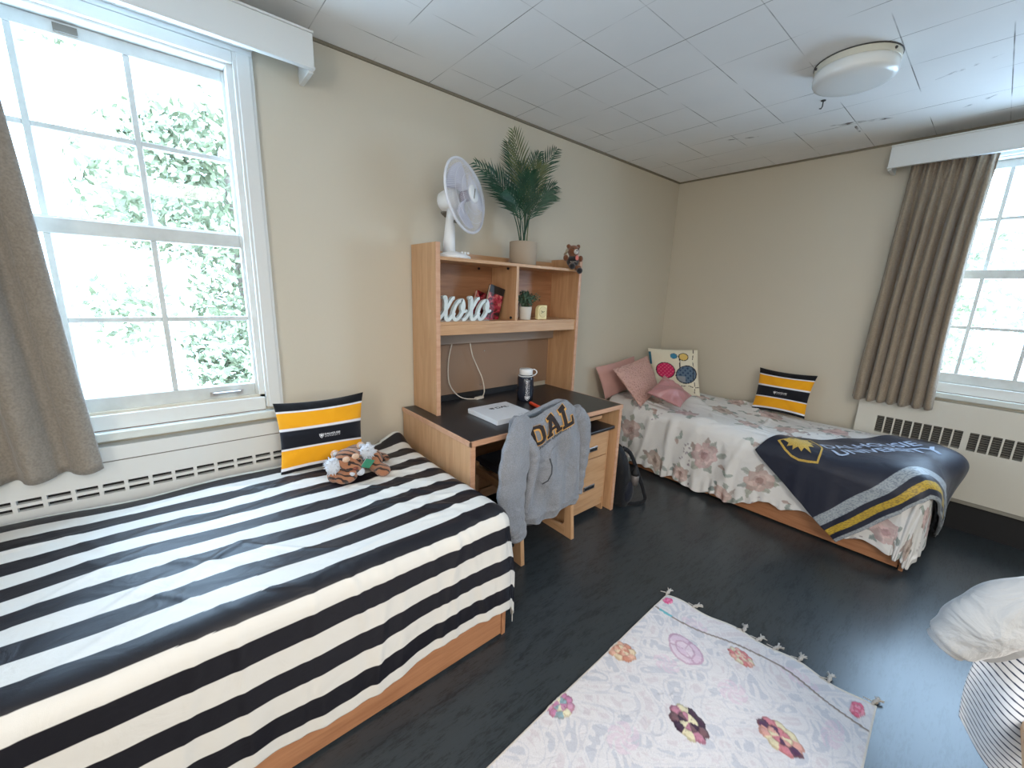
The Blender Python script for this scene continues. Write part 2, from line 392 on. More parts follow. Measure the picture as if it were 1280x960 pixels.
# ------------------------------------------------------------------ radiators
def radiator_right():
    r = thing('radiator_cover', 'cream metal radiator cover under the far window, with a long louvred grille', 'radiator', (XR, -.6, 0))
    x = 3.872; m = MB().box(x, XR-.0, -1.9, .55, .675, .845).box(x, XR, -1.9, .55, .22, .555)
    sl = []; y = .434
    while y > -1.8:
        for i in range(9): sl.append((y-.0455+.006, y)); y -= .0482
        y -= .022
    prev = .55
    for a, b in sl: m.box(x, x+.02, b, prev, .555, .675); prev = a
    m.box(x, x+.02, -1.9, prev, .555, .675)
    obj('panel', m, M_rad, r)
    obj('cavity', MB().box(x+.03, x+.04, -1.85, .5, .55, .68), M_dark, r)
    m = MB()
    for a, b in sl:
        for k in range(8):
            z = .557+k*.0148; m.add([(x+.004, b, z+.004), (x+.004, a, z+.004-.0), (x+.018, a, z+.011), (x+.018, b, z+.011)], [(0, 1, 2, 3)])
    obj('grille', m, M_grille, r)
    obj('bottom_lip', MB().box(x+.01, XR, -1.9, .55, .19, .22), plain('lip_shade', srgb(150, 146, 136), .6), r, bevel=.004)  # lip painted greyer than the cover for the shade it sits in
    obj('under_shadow', MB().box(x+.035, XR, -1.9, .55, .0, .19), M_dark, r)  # plain dark block standing in for the shadow below the lip
radiator_right()
def radiator_left():
    r = thing('radiator_cover', 'white metal radiator cover under the near window, with a thin slotted grille', 'radiator', (-.5, YF, 0))
    y = 2.167; x0, x1 = -2.1, .66; m = MB().box(x0, x1, y, YF, .66, .80).box(x0, x1, y, YF, .1, .598)
    sl = []; x = .62
    while x > x0+.1: sl.append((x-.062, x)); x -= .0745
    prev = x1
    for a, b in sl: m.box(b, prev, y, y+.02, .598, .66); prev = a
    m.box(x0, prev, y, y+.02, .598, .66)
    for a, b in sl:
        for z0, z1 in ((.598, .606), (.622, .634), (.650, .66)): m.box(a, b, y, y+.02, z0, z1)
    obj('panel', m, M_white, r)
    obj('seam', MB().box(x0, x1, y-.001, y+.002, .738, .742), M_grille, r)
    obj('cavity', MB().box(x0+.02, x1-.02, y+.025, y+.03, .59, .665), M_dark, r)
radiator_left()

# ------------------------------------------------------------------ ceiling light
def ceiling_light():
    r = thing('ceiling_light', 'round white flush ceiling light with a shallow drum diffuser', 'light', (2.55, .64, 2.43))
    c = (2.55, .64, 0)
    obj('base_pan', MB().lathe([(.155, 2.53), (.158, 2.527), (.158, 2.50), (.15, 2.498)], c, 48), plain('cream_metal', srgb(206, 203, 188), .45), r, smooth=False, bevel=.002)
    obj('diffuser', MB().lathe([(.155, 2.502), (.157, 2.485), (.157, 2.462), (.150, 2.45), (.13, 2.442), (.08, 2.438), (.02, 2.437), (.001, 2.437)], c, 48), plain('opal_plastic', srgb(226, 228, 226), .25), r, smooth=True)
    obj('gasket', MB().lathe([(.161, 2.529), (.161, 2.525)], c, 48), M_base, r)
    for a in (2.2, 4.3, .1): obj('screw', MB().ball((2.55+.159*math.cos(a), .64+.159*math.sin(a), 2.513), .006, 8, 6), M_base, r)
    h = thing('ceiling_hook', 'small dark metal hook screwed into the ceiling beside the light', 'hook', (2.885, .842, 2.50))
    obj('hook_shank', MB().tube([(2.885, .842, 2.53), (2.885, .842, 2.50), (2.893, .85, 2.493), (2.905, .86, 2.50)], .003), M_base, h)
    obj('hook_plate', MB().lathe([(.012, 2.53), (.012, 2.527)], (2.885, .842, 0), 12), M_base, h)
ceiling_light()
# grimy scuffs on the tiles
def stains():
    mt, t, b = nt('ceiling_stain'); b.inputs['Base Color'].default_value = (*srgb(120, 112, 104), 1)
    n = N(t, 'ShaderNodeTexNoise', Scale=14.0, Detail=6.0); t.links.new(coords(t), n.inputs['Vector'])
    t.links.new(ramp(t, n.outputs[0], [(.48, (0,)*3), (.7, (.75,)*3)]), b.inputs['Alpha'])
    m = MB(); rr = random.Random(5)
    for (x0, y0, x1, y1, w_) in ((3.30, .93, 3.42, .60, .02), (3.37, .80, 3.56, .80, .008), (3.1, 1.5, 3.22, 1.22, .012), (2.9, .2, 3.0, .42, .01), (3.37, .17, 3.5, .35, .012)):
        d = Vector((x1-x0, y1-y0, 0)); nn = Vector((-d.y, d.x, 0)).normalized(); pts = []
        for k in range(11):
            s = k/10; p = Vector((x0, y0, ZC-.0008))+d*s; ww = w_*math.sin(PI*s)*rr.uniform(.5, 1.2)+.001; pts += [p+nn*ww, p-nn*ww]
        m.add(pts, [(2*k, 2*k+1, 2*k+3, 2*k+2) for k in range(10)])
    struct(obj('ceiling_stain', m, mt))
stains()

# ------------------------------------------------------------------ text helpers
def text_mesh(txt, size=1.0, offset=0.0, spacing=1.0):
    cu = bpy.data.curves.new('t', 'FONT'); cu.body = txt; cu.size = size; cu.offset = offset; cu.space_character = spacing; cu.resolution_u = 3
    o = bpy.data.objects.new('t', cu); COL.objects.link(o); dg = bpy.context.evaluated_depsgraph_get()
    me = bpy.data.meshes.new_from_object(o.evaluated_get(dg)); bpy.data.objects.remove(o)
    v = [(p.co.x, p.co.y) for p in me.vertices]; f = [tuple(p.vertices) for p in me.polygons]; bpy.data.meshes.remove(me)
    return v, f
def fit(v, u0, u1, v0, v1):
    xs = [p[0] for p in v]; ys = [p[1] for p in v]; a, b, c, d = min(xs), max(xs), min(ys), max(ys)
    return [(u0+(p[0]-a)/(b-a)*(u1-u0), v0+(p[1]-c)/(d-c)*(v1-v0)) for p in v]
def tri_subdiv(v, f, maxe):
    v = list(v); T = []
    for q in f:
        for i in range(1, len(q)-1): T.append((q[0], q[i], q[i+1]))
    for _ in range(7):
        out = []; cache = {}; ch = False
        for t in T:
            e = [(math.dist(v[t[i]], v[t[(i+1) % 3]]), i) for i in range(3)]; L, i = max(e)
            if L > maxe:
                a, b, c = t[i], t[(i+1) % 3], t[(i+2) % 3]; k = (min(a, b), max(a, b))
                if k not in cache: v.append(((v[a][0]+v[b][0])/2, (v[a][1]+v[b][1])/2)); cache[k] = len(v)-1
                mm = cache[k]; out += [(a, mm, c), (mm, b, c)]; ch = True
            else: out.append(t)
        T = out
        if not ch: break
    return v, T
def decal(name, v, f, fn, mat, parent, maxe=.02, rot=0, piv=(0, 0)):
    if rot:
        c, s = math.cos(rot), math.sin(rot); v = [(piv[0]+(p[0]-piv[0])*c-(p[1]-piv[1])*s, piv[1]+(p[0]-piv[0])*s+(p[1]-piv[1])*c) for p in v]
    v, T = tri_subdiv(v, f, maxe)
    return obj(name, MB().add([fn(*p) for p in v], T), mat, parent)
SHIELD = [(-.5, .46), (-.26, .40), (-.12, .44), (0, .52), (.12, .44), (.26, .40), (.5, .46), (.49, .12), (.44, -.12), (.34, -.32), (.18, -.5), (0, -.66), (-.18, -.5), (-.34, -.32), (-.44, -.12), (-.49, .12)]
def ring(poly, t):   # outline band of a polygon
    n = len(poly); inn = [(p[0]*(1-t), p[1]*(1-t)) for p in poly]
    return poly+inn, [(i, (i+1) % n, (i+1) % n+n, i+n) for i in range(n)]
EAGLE = [(0, .32), (.10, .22), (.34, .30), (.28, .12), (.36, .06), (.24, 0), (.30, -.10), (.16, -.10), (.16, -.26), (.05, -.2), (0, -.42), (-.05, -.2), (-.16, -.26), (-.16, -.10), (-.30, -.10), (-.24, 0), (-.36, .06), (-.28, .12), (-.34, .30), (-.10, .22)]
def fan_poly(poly): 
    return [(0, 0)]+poly, [(0, i+1, (i+1) % len(poly)+1) for i in range(len(poly))]
def place(v, cx, cy, s, sy=None): sy = sy or s; return [(cx+p[0]*s, cy+p[1]*sy) for p in v]

# ------------------------------------------------------------------ pillows
def pillow(name, c, T, colfn, mat, label, cat='cushion', n=90, conc=.06, seed=0, sag=0, group=None, wr=.006):
    TL, TR, BR, BL = [Vector(q) for q in c]
    nrm = (TR-TL+BR-BL).cross(TL-BL+TR-BR).normalized()
    rng = np.random.RandomState(seed); ph = rng.uniform(0, 6.28, 12)
    def surf(u, v, side):
        pu = u*(1-conc*(1-v*v)); pv = v*(1-conc*(1-u*u))
        s, t = (pu+1)/2, (pv+1)/2
        t_ = np.clip((1-u**2), 0, 1)**.55*np.clip((1-v**2), 0, 1)**.55
        r = np.sqrt(u*u+v*v)
        crn = np.exp(-((np.abs(u)-1)**2+(np.abs(v)-1)**2)/.25)
        wri = wr*(np.sin(9*np.arctan2(v, u)+ph[0]+2*r)+.6*np.sin(17*np.arctan2(v, u)+ph[1]))*np.clip(r-.35, 0, 1)*t_ + wr*.8*np.sin(5*u+4*v+ph[2])*t_
        th = side*(T/2*t_+wri)
        out = []
        for k in range(3):
            P = (TL[k]*(1-s)+TR[k]*s)*t+(BL[k]*(1-s)+BR[k]*s)*(1-t)
            out.append(P+nrm[k]*th)
        return out
    g = np.sin(np.linspace(-PI/2, PI/2, n)); U, V = np.meshgrid(g, g, indexing='ij')
    m = MB()
    for sd in (1, -1):
        X, Y, Z = surf(U, V, sd); Z = Z-sag*(1-U**2)*(V > 2)
        if sd == -1: X, Y, Z = X[::-1], Y[::-1], Z[::-1]
        m.grid(X, Y, Z)
    col = None
    if colfn is not None:
        cf = colfn(U, V).reshape(-1, 3); cb = colfn(U[::-1], V).reshape(-1, 3); col = np.concatenate([cf, cb])
    cen = (TL+TR+BR+BL)/4
    r = thing(name, label, cat, (cen.x, cen.y, min(BR.z, BL.z)), group)
    obj('cover', m, mat, r, smooth=True, col=col)
    sm = MB(); pts = []
    for k in range(100):
        q = k/100*4; e = int(q); fr = (q-e)*2-1
        u, v = ((fr, 1), (1, -fr), (-fr, -1), (-1, fr))[e]; x, y, z = surf(np.array(u*1.0), np.array(v*1.0), 0); pts.append((float(x), float(y), float(z)))
    f = lambda u, v: tuple(float(a+nrm[i]*.0015) for i, a in enumerate(surf(np.array(u), np.array(v), 1)))
    return r, pts, f
GOLD = np.array(srgb(238, 166, 28)); NAVY = np.array(srgb(24, 26, 34)); WHT = np.array(srgb(226, 226, 232)); BLKP = np.array(srgb(20, 20, 24))
def stripes_pillow(U, V):
    t = (1-V)/2; c = np.zeros(U.shape+(3,)); c[:] = BLKP
    def put(a, b, col): c[(t >= a) & (t < b)] = col
    put(.12, .15, WHT); put(.15, .37, GOLD); put(.37, .40, WHT); put(.40, .64, NAVY); put(.64, .67, WHT); put(.67, .90, GOLD); put(.90, .94, WHT)
    return c
M_col = cloth('printed_cotton', None, .85, 500, wr=.004, wscale=10)
M_inkw = plain('white_ink', srgb(225, 226, 230), .7)
M_navy = plain('navy_ink', srgb(20, 22, 30), .7)
def uni_logo(parent, f, cx, cy, s, mat=None):
    mat = mat or M_inkw
    v, fa = ring(SHIELD, .2); v2, f2 = fan_poly(EAGLE); k = len(v)
    decal('shield_logo', place(v+v2, cx-.34*s, cy, .28*s, .30*s), fa+[tuple(i+k for i in q) for q in f2], f, mat, parent, .05)
    v, fa = text_mesh('DALHOUSIE', 1, .02); decal('lettering', fit(v, cx-.15*s, cx+.85*s, cy+.0*s, cy+.13*s), fa, f, mat, parent, .05)
    v, fa = text_mesh('UNIVERSITY', 1, 0, 1.25); decal('lettering', fit(v, cx-.15*s, cx+.85*s, cy-.15*s, cy-.05*s), fa, f, mat, parent, .05)
r, pts, f = pillow('cushion', [(.336, 2.07, .915), (.752, 2.07, .915), (.70, 1.955, .580), (.325, 1.975, .592)], .13, stripes_pillow, M_col, 'square cushion with gold and navy stripes standing on the striped bed', n=130, seed=2, group='gold striped cushions', conc=.08)
uni_logo(r, f, .02, -.06, .40)
r, pts, f = pillow('cushion', [(3.81, 1.225, .905), (3.80, .815, .905), (3.73, .83, .565), (3.73, 1.215, .555)], .13, stripes_pillow, M_col, 'cushion with gold and black stripes leaning on the wall behind the flowered bed', n=130, seed=4, group='gold striped cushions', conc=.08)
uni_logo(r, f, -.05, -.06, .40)

def floral_pillow(U, V):
    c = np.zeros(U.shape+(3,)); c[:] = srgb(226, 219, 198)
    def ell(cx, cy, rx, ry, col, a=0, line=.1):
        du, dv = U-cx, V-cy; x = du*math.cos(a)+dv*math.sin(a); y = -du*math.sin(a)+dv*math.cos(a); r = (x/rx)**2+(y/ry)**2
        c[r < (1+line)**2] = srgb(30, 26, 34); c[r < 1] = col
        return r
    st = np.abs(U-(.22+.08*np.sin(V*3)-.06*V)) < .022; c[st & (V > -.3) & (V < .7)] = srgb(30, 26, 34)
    ell(.03, .68, .13, .12, srgb(64, 132, 165)); ell(.42, .66, .17, .15, srgb(222, 190, 110), line=.2)
    r = ell(-.35, .0, .37, .34, srgb(196, 44, 92)); tex = (np.sin(U*38)*np.sin(V*38)) > .45; c[(r < .9) & tex] = srgb(222, 100, 130)
    r = ell(.5, -.12, .42, .34, srgb(92, 112, 132), .6); tex = (np.sin(U*30)*np.sin(V*30)) > .35; c[(r < .9) & tex] = srgb(48, 68, 96); c[(r < .9) & (V < -.22) & (U < .45)] = srgb(140, 146, 152)
    c[(np.abs(U-.80-.015*np.sin(V*9)) < .014) & (np.sin(V*22) > -.6)] = srgb(40, 36, 40)
    c[(U < -.90) & (V > .25) & (V < .85)] = srgb(52, 112, 138)
    c[(np.abs(V+.62-.02*np.sin(U*14)) < .016) & (np.sin(U*22) > -.6) & (U > .0)] = srgb(60, 56, 56)
    return c
pillow('cushion', [(3.52, 2.12, .975), (3.72, 1.73, .995), (3.66, 1.62, .575), (3.46, 2.0, .58)], .14, floral_pillow, M_col, 'cream cushion printed with a red and blue flower, in the bed corner', n=120, seed=6, conc=.04)
M_pinkknit, t, b = nt('pink_knit')
b.inputs['Base Color'].default_value = (*srgb(205, 160, 150), 1); b.inputs['Roughness'].default_value = .95
v_ = N(t, 'ShaderNodeTexVoronoi', Scale=58.0); t.links.new(coords(t), v_.inputs['Vector']); bump(t, b, v_.outputs[0], 1.0, .01)
t.links.new(ramp(t, v_.outputs[0], [(.0, srgb(150, 98, 92)), (.3, srgb(210, 168, 158))]), b.inputs['Base Color'])
M_pinkc = cloth('pink_cotton', srgb(206, 160, 152), .9, 300, wr=.008, wscale=7)
M_satin = plain('mauve_satin', srgb(186, 134, 136), .33, spec=.5, nscale=14, bstr=.4)
pillow('pillow', [(2.78, 2.15, .85), (3.38, 2.17, .90), (3.42, 2.11, .62), (2.86, 2.08, .57)], .09, None, M_pinkc, 'plain dusty pink pillow leaning on the wall behind the knitted one', 'pillow', n=50, seed=8)
pillow('pillow', [(2.86, 2.03, .845), (3.36, 2.02, .925), (3.42, 1.90, .62), (2.94, 1.78, .56)], .115, None, M_pinkknit, 'large dusty pink knitted pillow at the head of the flowered bed', 'pillow', n=60, seed=9, conc=.03)
r, pts, f = pillow('pillow', [(2.945, 1.735, .69), (3.19, 1.74, .81), (3.36, 1.56, .645), (3.02, 1.48, .615)], .11, None, M_satin, 'small shiny mauve satin pillow lying before the pink ones', 'pillow', n=60, seed=11, conc=.07, wr=.012)

# ------------------------------------------------------------------ drape of a cloth over a mattress
def make_drape(x0, x1, y0, y1, zt, r, flare, folds, wall_x=False, wall_y=False, seed=0, lift=0.0, xside=-1, pk=1.0):
    rng = np.random.RandomState(seed); ph = rng.uniform(0, 6.28, 30); fr = rng.uniform(.7, 1.3, 30)
    def fn(sx, sy, off=0.0):
        sx = np.asarray(sx, float); sy = np.asarray(sy, float)
        qx = np.clip(sx, x0+r if not (wall_x and xside > 0) else -9e9, x1-r if not (wall_x and xside < 0) else 9e9)
        qy = np.clip(sy, y0+r, y1-r if not wall_y else 9e9)
        if wall_y == 'low': qy = np.clip(sy, -9e9, y1-r)
        dx, dy = sx-qx, sy-qy; L = np.hypot(dx, dy)+1e-9; nx, ny = dx/L, dy/L
        th = np.clip(L/r, 0, PI/2); H = np.where(L < r*PI/2, r*np.sin(th), r+flare*(L-r*PI/2)); D = np.where(L < r*PI/2, r*(1-np.cos(th)), r+(L-r*PI/2)*math.sqrt(1-flare**2))
        s = qx*7.1+qy*7.1+np.arctan2(ny, nx)*2.2
        dr = np.clip(D/.4, 0, 1.3)
        fold = folds*(np.sin(s*2.3*fr[0]+ph[0])+.6*np.sin(s*4.9*fr[1]+ph[1])+.35*np.sin(s*9*fr[2]+ph[2]+D*4))*dr**1.2
        puff = .008*np.sin(sx*5.3+ph[3]+.8*np.sin(sy*3))*np.cos(sy*4.1+ph[4])+.005*np.sin(sx*9+sy*7+ph[5])+.004*np.sin(13*sx-8*sy+ph[6])
        puff = puff*pk
        X = qx+nx*(H+fold+off*np.sin(th)); Y = qy+ny*(H+fold+off*np.sin(th)); Z = zt-D+(puff+off)*np.cos(th)+puff*.5
        return X, Y, Z, D
    return fn
def bed(name_loc, long_axis, x0, x1, y0, y1, label, ztop, front, foot, mats):
    # storage bed: plinth frame, drawer fronts, posts, mattress. front: coordinate plane of the visible long side
    r = thing('bed', label, 'bed', name_loc)
    if long_axis == 'x':
        A = lambda m, a0, a1, b0, b1, c0, c1: m.box(a0, a1, b0, b1, c0, c1)
        a0, a1, b0, b1 = x0, x1, y0, y1
    else:
        A = lambda m, a0, a1, b0, b1, c0, c1: m.box(b0, b1, a0, a1, c0, c1)
        a0, a1, b0, b1 = y0, y1, x0, x1
    L = a1-a0; mid = a0+L*(.5 if long_axis == 'x' else .525)
    m = MB(); A(m, a0+.02, a1-.02, b0+.022, b1, .02, .30); obj('frame', m, mats[0], r, bevel=.003)
    for (p, q) in ((a0+.025, mid-.004), (mid+.004, a1-.025)):
        m = MB(); A(m, p, q, b0, b0+.02, .012, .27)
        d = obj('drawer', m, mats[0], r, bevel=.002)
        m = MB(); c = (p+q)/2; c = q-.45 if long_axis == 'y' and p < 1 else c; A(m, c-.05, c+.05, b0-.001, b0+.004, .165, .185); obj('hand_slot', m, M_dark, d)
    for p in (a0, a1-.02):
        m = MB(); A(m, p, p+.02, b0, b1, 0, .33); obj('end_panel', m, mats[1], r, bevel=.002)
    m = MB(); A(m, a0+.01, a1-.01, b0+.02, b1-.005, .31, ztop-.02); obj('mattress', m, plain('mattress_ticking', srgb(200, 200, 205), .9), r, bevel=.03)
    return r
bed((0, 1.6, 0), 'x', -1.05, .98, 1.13, 2.11, 'wooden storage bed under the striped bedspread', .57, 1.13, .98, (M_bedx, M_bedy))
bed((3.4, 1.0, 0), 'y', 2.995, 3.84, .08, 2.15, 'wooden storage bed under the flowered duvet', .51, 2.99, .08, (M_bedy, M_bedx))

# striped bedspread
def striped_spread():
    x1, y0 = .998, 1.118
    fn = make_drape(-9, x1, y0, 2.4, .592, .075, .012, .0045, seed=5, pk=.45)
    xs = np.concatenate([np.linspace(-1.35, .0, 130), np.linspace(.012, x1+.46, 190)]); 
    per = .1465
    # rows placed so that stripe edges fall between rows
    ys = np.linspace(y0-.455, 2.118, 560)
    SX, SY = np.meshgrid(xs, ys, indexing='ij')
    # hem: shorten rows with a smooth function and round the corner
    ed = y0+.07
    dy = np.clip(ed-SY, 0, None); dyl = .46+.07
    hem = .418+.012*np.sin(SX*6)+.02*np.exp(-((SX-.2)/.5)**2)+.05*np.clip((SX-.5)/.5, 0, 1)*0
    SYe = np.where(SY < ed, ed-dy*(hem+.07)/(.455+.07), SY)
    dx = np.clip(SX-(x1-.07), 0, None); dys = np.clip(ed-SYe, 0, None); rr = np.hypot(dx, dys); lim = .535
    mx = np.maximum(dx, dys)+1e-9; k = np.where(rr > 1e-6, np.minimum(1, 1/(rr/mx)**.55), 1)
    SX2 = np.where(dx > 0, x1-.07+dx*k, SX); SY2 = np.where(dys > 0, ed-dys*k, SYe)
    SX2 = np.where((SY2 > 1.50) & (dx > 0), x1-.07+dx*.75, SX2)
    X, Y, Z, D = fn(SX2, SY2)
    # end next to the desk stays between bed and desk
    near = np.clip((SY-1.44)/.08, 0, 1); X = np.where(SX > x1-.07, X+.05*np.clip(D/.3, 0, 1)*(1-near), X); X = np.where(X > .98, X*(1-near)+np.minimum(X, 1.02)*near, X)
    # hump against the wall near the desk, tucked back edge
    Z += .055*np.exp(-((SX-.96)/.10)**2-((SY-2.1)/.07)**2)
    Z += np.clip((SY-2.02)/.1, 0, 1)**2*(-.01)*(SX < .85)
    # raised wrinkles radiating near the pillow/desk, long soft creases
    top = np.clip(1-D/.08, 0, 1)
    def crease(cx, cy, ang, ln, wd, h):
        a = (SX-cx)*math.cos(ang)+(SY-cy)*math.sin(ang); b = -(SX-cx)*math.sin(ang)+(SY-cy)*math.cos(ang)
        b = b+.03*np.sin(a*7+cx*9)
        return h*np.exp(-(a/ln)**2-(b/wd)**2)
    rg = random.Random(4)
    for k in range(46):
        cx = rg.uniform(-.5, .9); cy = rg.uniform(1.15, 2.0); an = rg.choice((rg.gauss(-.9, .3), rg.gauss(.35, .35), rg.gauss(-.2, .3)))
        c_ = crease(cx, cy, an, rg.uniform(.06, .2), rg.uniform(.008, .016), rg.uniform(.002, .0055)); Z += c_*top
    for k in range(14):
        cx = .74+.13*math.sin(k*2.1); cy = 1.35+k*.05; Z += crease(cx, cy, -.5+.2*math.sin(k), .13, .012, .007)*top
    # vertical folds on the side
    for k in range(26):
        cx = rg.uniform(-.5, .95); Y -= np.where(SY < ed, .004*np.exp(-((SX-cx+.2*(SY-1.0)*math.sin(k*3))/.012)**2), 0)*rg.uniform(.3, 1)
    t = (SY-1.133+.006*np.sin(SX*4))/.0733       # 0 at the cream/dark edge on top
    t = t+.10*np.sin(SX*9+SY*5)*.3
    dark = (np.floor(t) % 2 == 0); dark &= ~((SY < 1.133) & (SY > 1.075))
    ts = (1.075-SY)/.0735; sd = SY <= 1.075; dark = np.where(sd, np.floor(ts) % 2 == 0, dark)
    c = np.where(dark[..., None], np.array(srgb(17, 16, 25)), np.array(srgb(217, 214, 208)))
    m = MB().grid(X, Y, Z+.004)
    r = thing('bedspread', 'black and white striped bedspread over the near bed', 'bedspread', (0, 1.6, .1))
    obj('cover', m, cloth('striped_cotton', None, .48, 700, spec=.5, wr=.005, wscale=7, sheen=0, stretch=(1, 1.6, 1)), r, smooth=True, col=c.reshape(-1, 3), solid=.004)
    # bound hem
    return fn
spreadA = striped_spread()

# flowered duvet
drB = make_drape(2.965, 9, .045, 9, .532, .10, .03, .0045, seed=11)
def headlift(y): return .045*np.clip((y-.9)/.9, 0, 1)
def duvetB(sx, sy, off=0.0):
    X, Y, Z, D = drB(sx, sy, off); return X, Y, Z+headlift(sy)*np.clip(1-D/.3, 0, 1), D
def flowered_duvet():
    xs = np.linspace(2.965-.44, 3.845, 280); ys = np.linspace(.045-.40, 2.12, 470)
    SX, SY = np.meshgrid(xs, ys, indexing='ij')
    ex, ey = 2.965+.10, .045+.10
    dx = np.clip(ex-SX, 0, None)
    # side hem length depends on y
    yk = [-.5, .05, .3, .42, .55, .75, 1.0, 1.3, 2.2]; hk = [.50, .50, .47, .46, .42, .45, .535, .54, .50]
    hem = np.interp(SY, yk, hk)+.012*np.sin(SY*21)+.008*np.sin(SY*37+1)
    SXe = np.where(dx > 0, ex-dx*hem/.525, SX)
    dxe = np.clip(ex-SXe, 0, None); dy = np.clip(ey-SY, 0, None)
    rr = np.hypot(dxe, dy); mx = np.maximum(dxe, dy)+1e-9; k = np.where(rr > 1e-6, np.minimum(1, 1/(rr/mx)**.75), 1)
    SX2 = np.where(dxe > 0, ex-dxe*k, SXe); SY2 = np.where(dy > 0, ey-dy*k, SY)
    X, Y, Z, D = duvetB(SX2, SY2)
    rg = random.Random(9); top = np.clip(1-D/.15, 0, 1)
    for k in range(70):
        cx = rg.uniform(2.95, 3.85); cy = rg.uniform(.2, 2.0); an = rg.gauss(1.3, .5); ln = rg.uniform(.06, .2); wd = rg.uniform(.012, .028)
        a = (SX-cx)*math.cos(an)+(SY-cy)*math.sin(an); b_ = -(SX-cx)*math.sin(an)+(SY-cy)*math.cos(an)
        Z += rg.uniform(.004, .013)*np.exp(-(a/ln)**2-(b_/wd)**2)*top
    for k in range(30):
        cy = rg.uniform(1.0, 2.0) if k % 3 else rg.uniform(-.1, .3); X -= np.where(dx > .03, rg.uniform(.003, .010)*np.clip((dx-.03)/.15, 0, 1)*np.exp(-((SY-cy+.35*(SX-2.8)*math.sin(k*2))/.028)**2), 0)
    fr = np.clip((D-.36)/.1, 0, 1); X -= fr*.008*np.sin(SY*95+2*np.sin(SY*17)); Z += fr*.004*np.sin(SY*70)
    # print
    c = np.zeros(SX.shape+(3,)); c[:] = srgb(226, 225, 224)
    rp = random.Random(21)
    def blend(mask, col, a):
        c[mask] = c[mask]*(1-a)+np.array(col)*a
    def sub(cx, cy, R):
        i0, i1 = np.searchsorted(xs, cx-R), np.searchsorted(xs, cx+R); j0, j1 = np.searchsorted(ys, cy-R), np.searchsorted(ys, cy+R)
        return slice(i0, i1), slice(j0, j1)
    def leaf(cx, cy, an, ln, wd, col, a=.75):
        sl = sub(cx, cy, ln*1.2); u = SX[sl]-cx; v = SY[sl]-cy
        p = (u*math.cos(an)+v*math.sin(an))/ln; q = (-u*math.sin(an)+v*math.cos(an))/wd
        mk = (np.abs(q) < (1-p**2)*(.92+.08*np.sin(p*9))) & (np.abs(p) < 1); cc = c[sl]; cc[mk] = cc[mk]*(1-a)+np.array(col)*a
        mk2 = mk & (np.abs(q) < .1); cc[mk2] = cc[mk2]*.8; c[sl] = cc
    def flower(cx, cy, R, col, dark, light):
        for k in range(7):
            an = k*.9+rp.uniform(-.4, .4); rr_ = R*rp.uniform(.9, 1.3); g = rp.choice((srgb(128, 142, 132), srgb(110, 128, 124), srgb(150, 156, 140), srgb(150, 128, 118)))
            leaf(cx+rr_*math.cos(an), cy+rr_*math.sin(an), an+rp.uniform(-.6, .6), R*rp.uniform(.35, .6), R*rp.uniform(.18, .3), g, rp.uniform(.55, .8))
        sl = sub(cx, cy, R*1.3); u = SX[sl]-cx; v = SY[sl]-cy; rr_ = np.hypot(u, v); an = np.arctan2(v, u); p0 = rp.uniform(0, 6)
        cc = c[sl]
        for s_, nl, cl in ((1.0, 7, col), (.72, 6, light), (.5, 5, col), (.28, 4, dark)):
            edge = R*s_*(.80+.2*np.abs(np.sin(an*nl/2+p0+s_*3))+.05*np.sin(an*2+p0*2)); mk = rr_ < edge; tone = .90+.16*np.sin(np.floor((an+p0+s_*3)/(2*PI)*nl)*2.4+s_*7)[..., None]; cc[mk] = (np.array(cl)*tone)[mk]*.85+cc[mk]*.15
            mk = (rr_ < edge) & (rr_ > edge*.9); cc[mk] = cc[mk]*.78+np.array(dark)*.22
        c[sl] = cc
    SX0, SY0 = SX, SY
    SX = SX+.0035*np.sin(SY0*95+3*np.sin(SX0*60))+.003*np.sin(SY0*41+SX0*33); SY = SY+.0035*np.sin(SX0*88+3*np.sin(SY0*52))
    pal = [(srgb(208, 182, 176), srgb(172, 142, 136), srgb(220, 200, 194)), (srgb(190, 170, 160), srgb(152, 134, 126), srgb(208, 194, 184)), (srgb(214, 186, 186), srgb(184, 150, 152), srgb(226, 206, 204))]
    spots = [(2.80, 1.86, .085), (2.80, 1.22, .09), (2.62, 1.60, .075), (2.70, .84, .09), (3.12, 1.48, .085), (3.25, 1.05, .08), (3.46, 1.34, .08), (3.65, 1.60, .07), (3.16, .98-.25, .07), (3.42, .86, .08),
             (3.70, 1.05, .08), (3.66, .62, .08), (2.56, 1.05, .06), (3.18, 1.82, .08), (3.55, .30, .08), (2.66, .18, .08), (2.95, -.10, .07), (2.62, -.12, .07), (2.64, .50, .07), (3.78, 1.36, .07), (3.72, .3, .07), (3.2, -.2, .08), (3.5, 1.95, .07), (2.98, .62, .07), (2.55, 1.95, .06), (2.60, 1.38, .06)]
    for (cx, cy, R) in spots:
        p = rp.choice(pal); flower(cx, cy, R*1.05, *p)
    for k in range(90):
        cx, cy = rp.uniform(2.5, 3.8), rp.uniform(-.3, 2.1)
        if min(math.hypot(cx-s_[0], cy-s_[1])-s_[2]*1.3 for s_ in spots) < .02: continue
        if rp.random() < .6:
            a0 = rp.uniform(0, 6)
            for q in range(3): leaf(cx+.03*q*math.cos(a0), cy+.03*q*math.sin(a0), a0+(-1)**q*.7, .032, .013, rp.choice((srgb(140, 156, 148), srgb(150, 166, 160), srgb(170, 140, 130))), .7)
        else:
            for q in range(7): leaf(cx+rp.uniform(-.04, .04), cy+rp.uniform(-.04, .04), 0, .008, .008, srgb(160, 150, 160), .8)
    m = MB().grid(X, Y, Z)
    r = thing('duvet', 'white duvet printed with faded pink flowers on the far bed', 'duvet', (3.4, 1, .1))
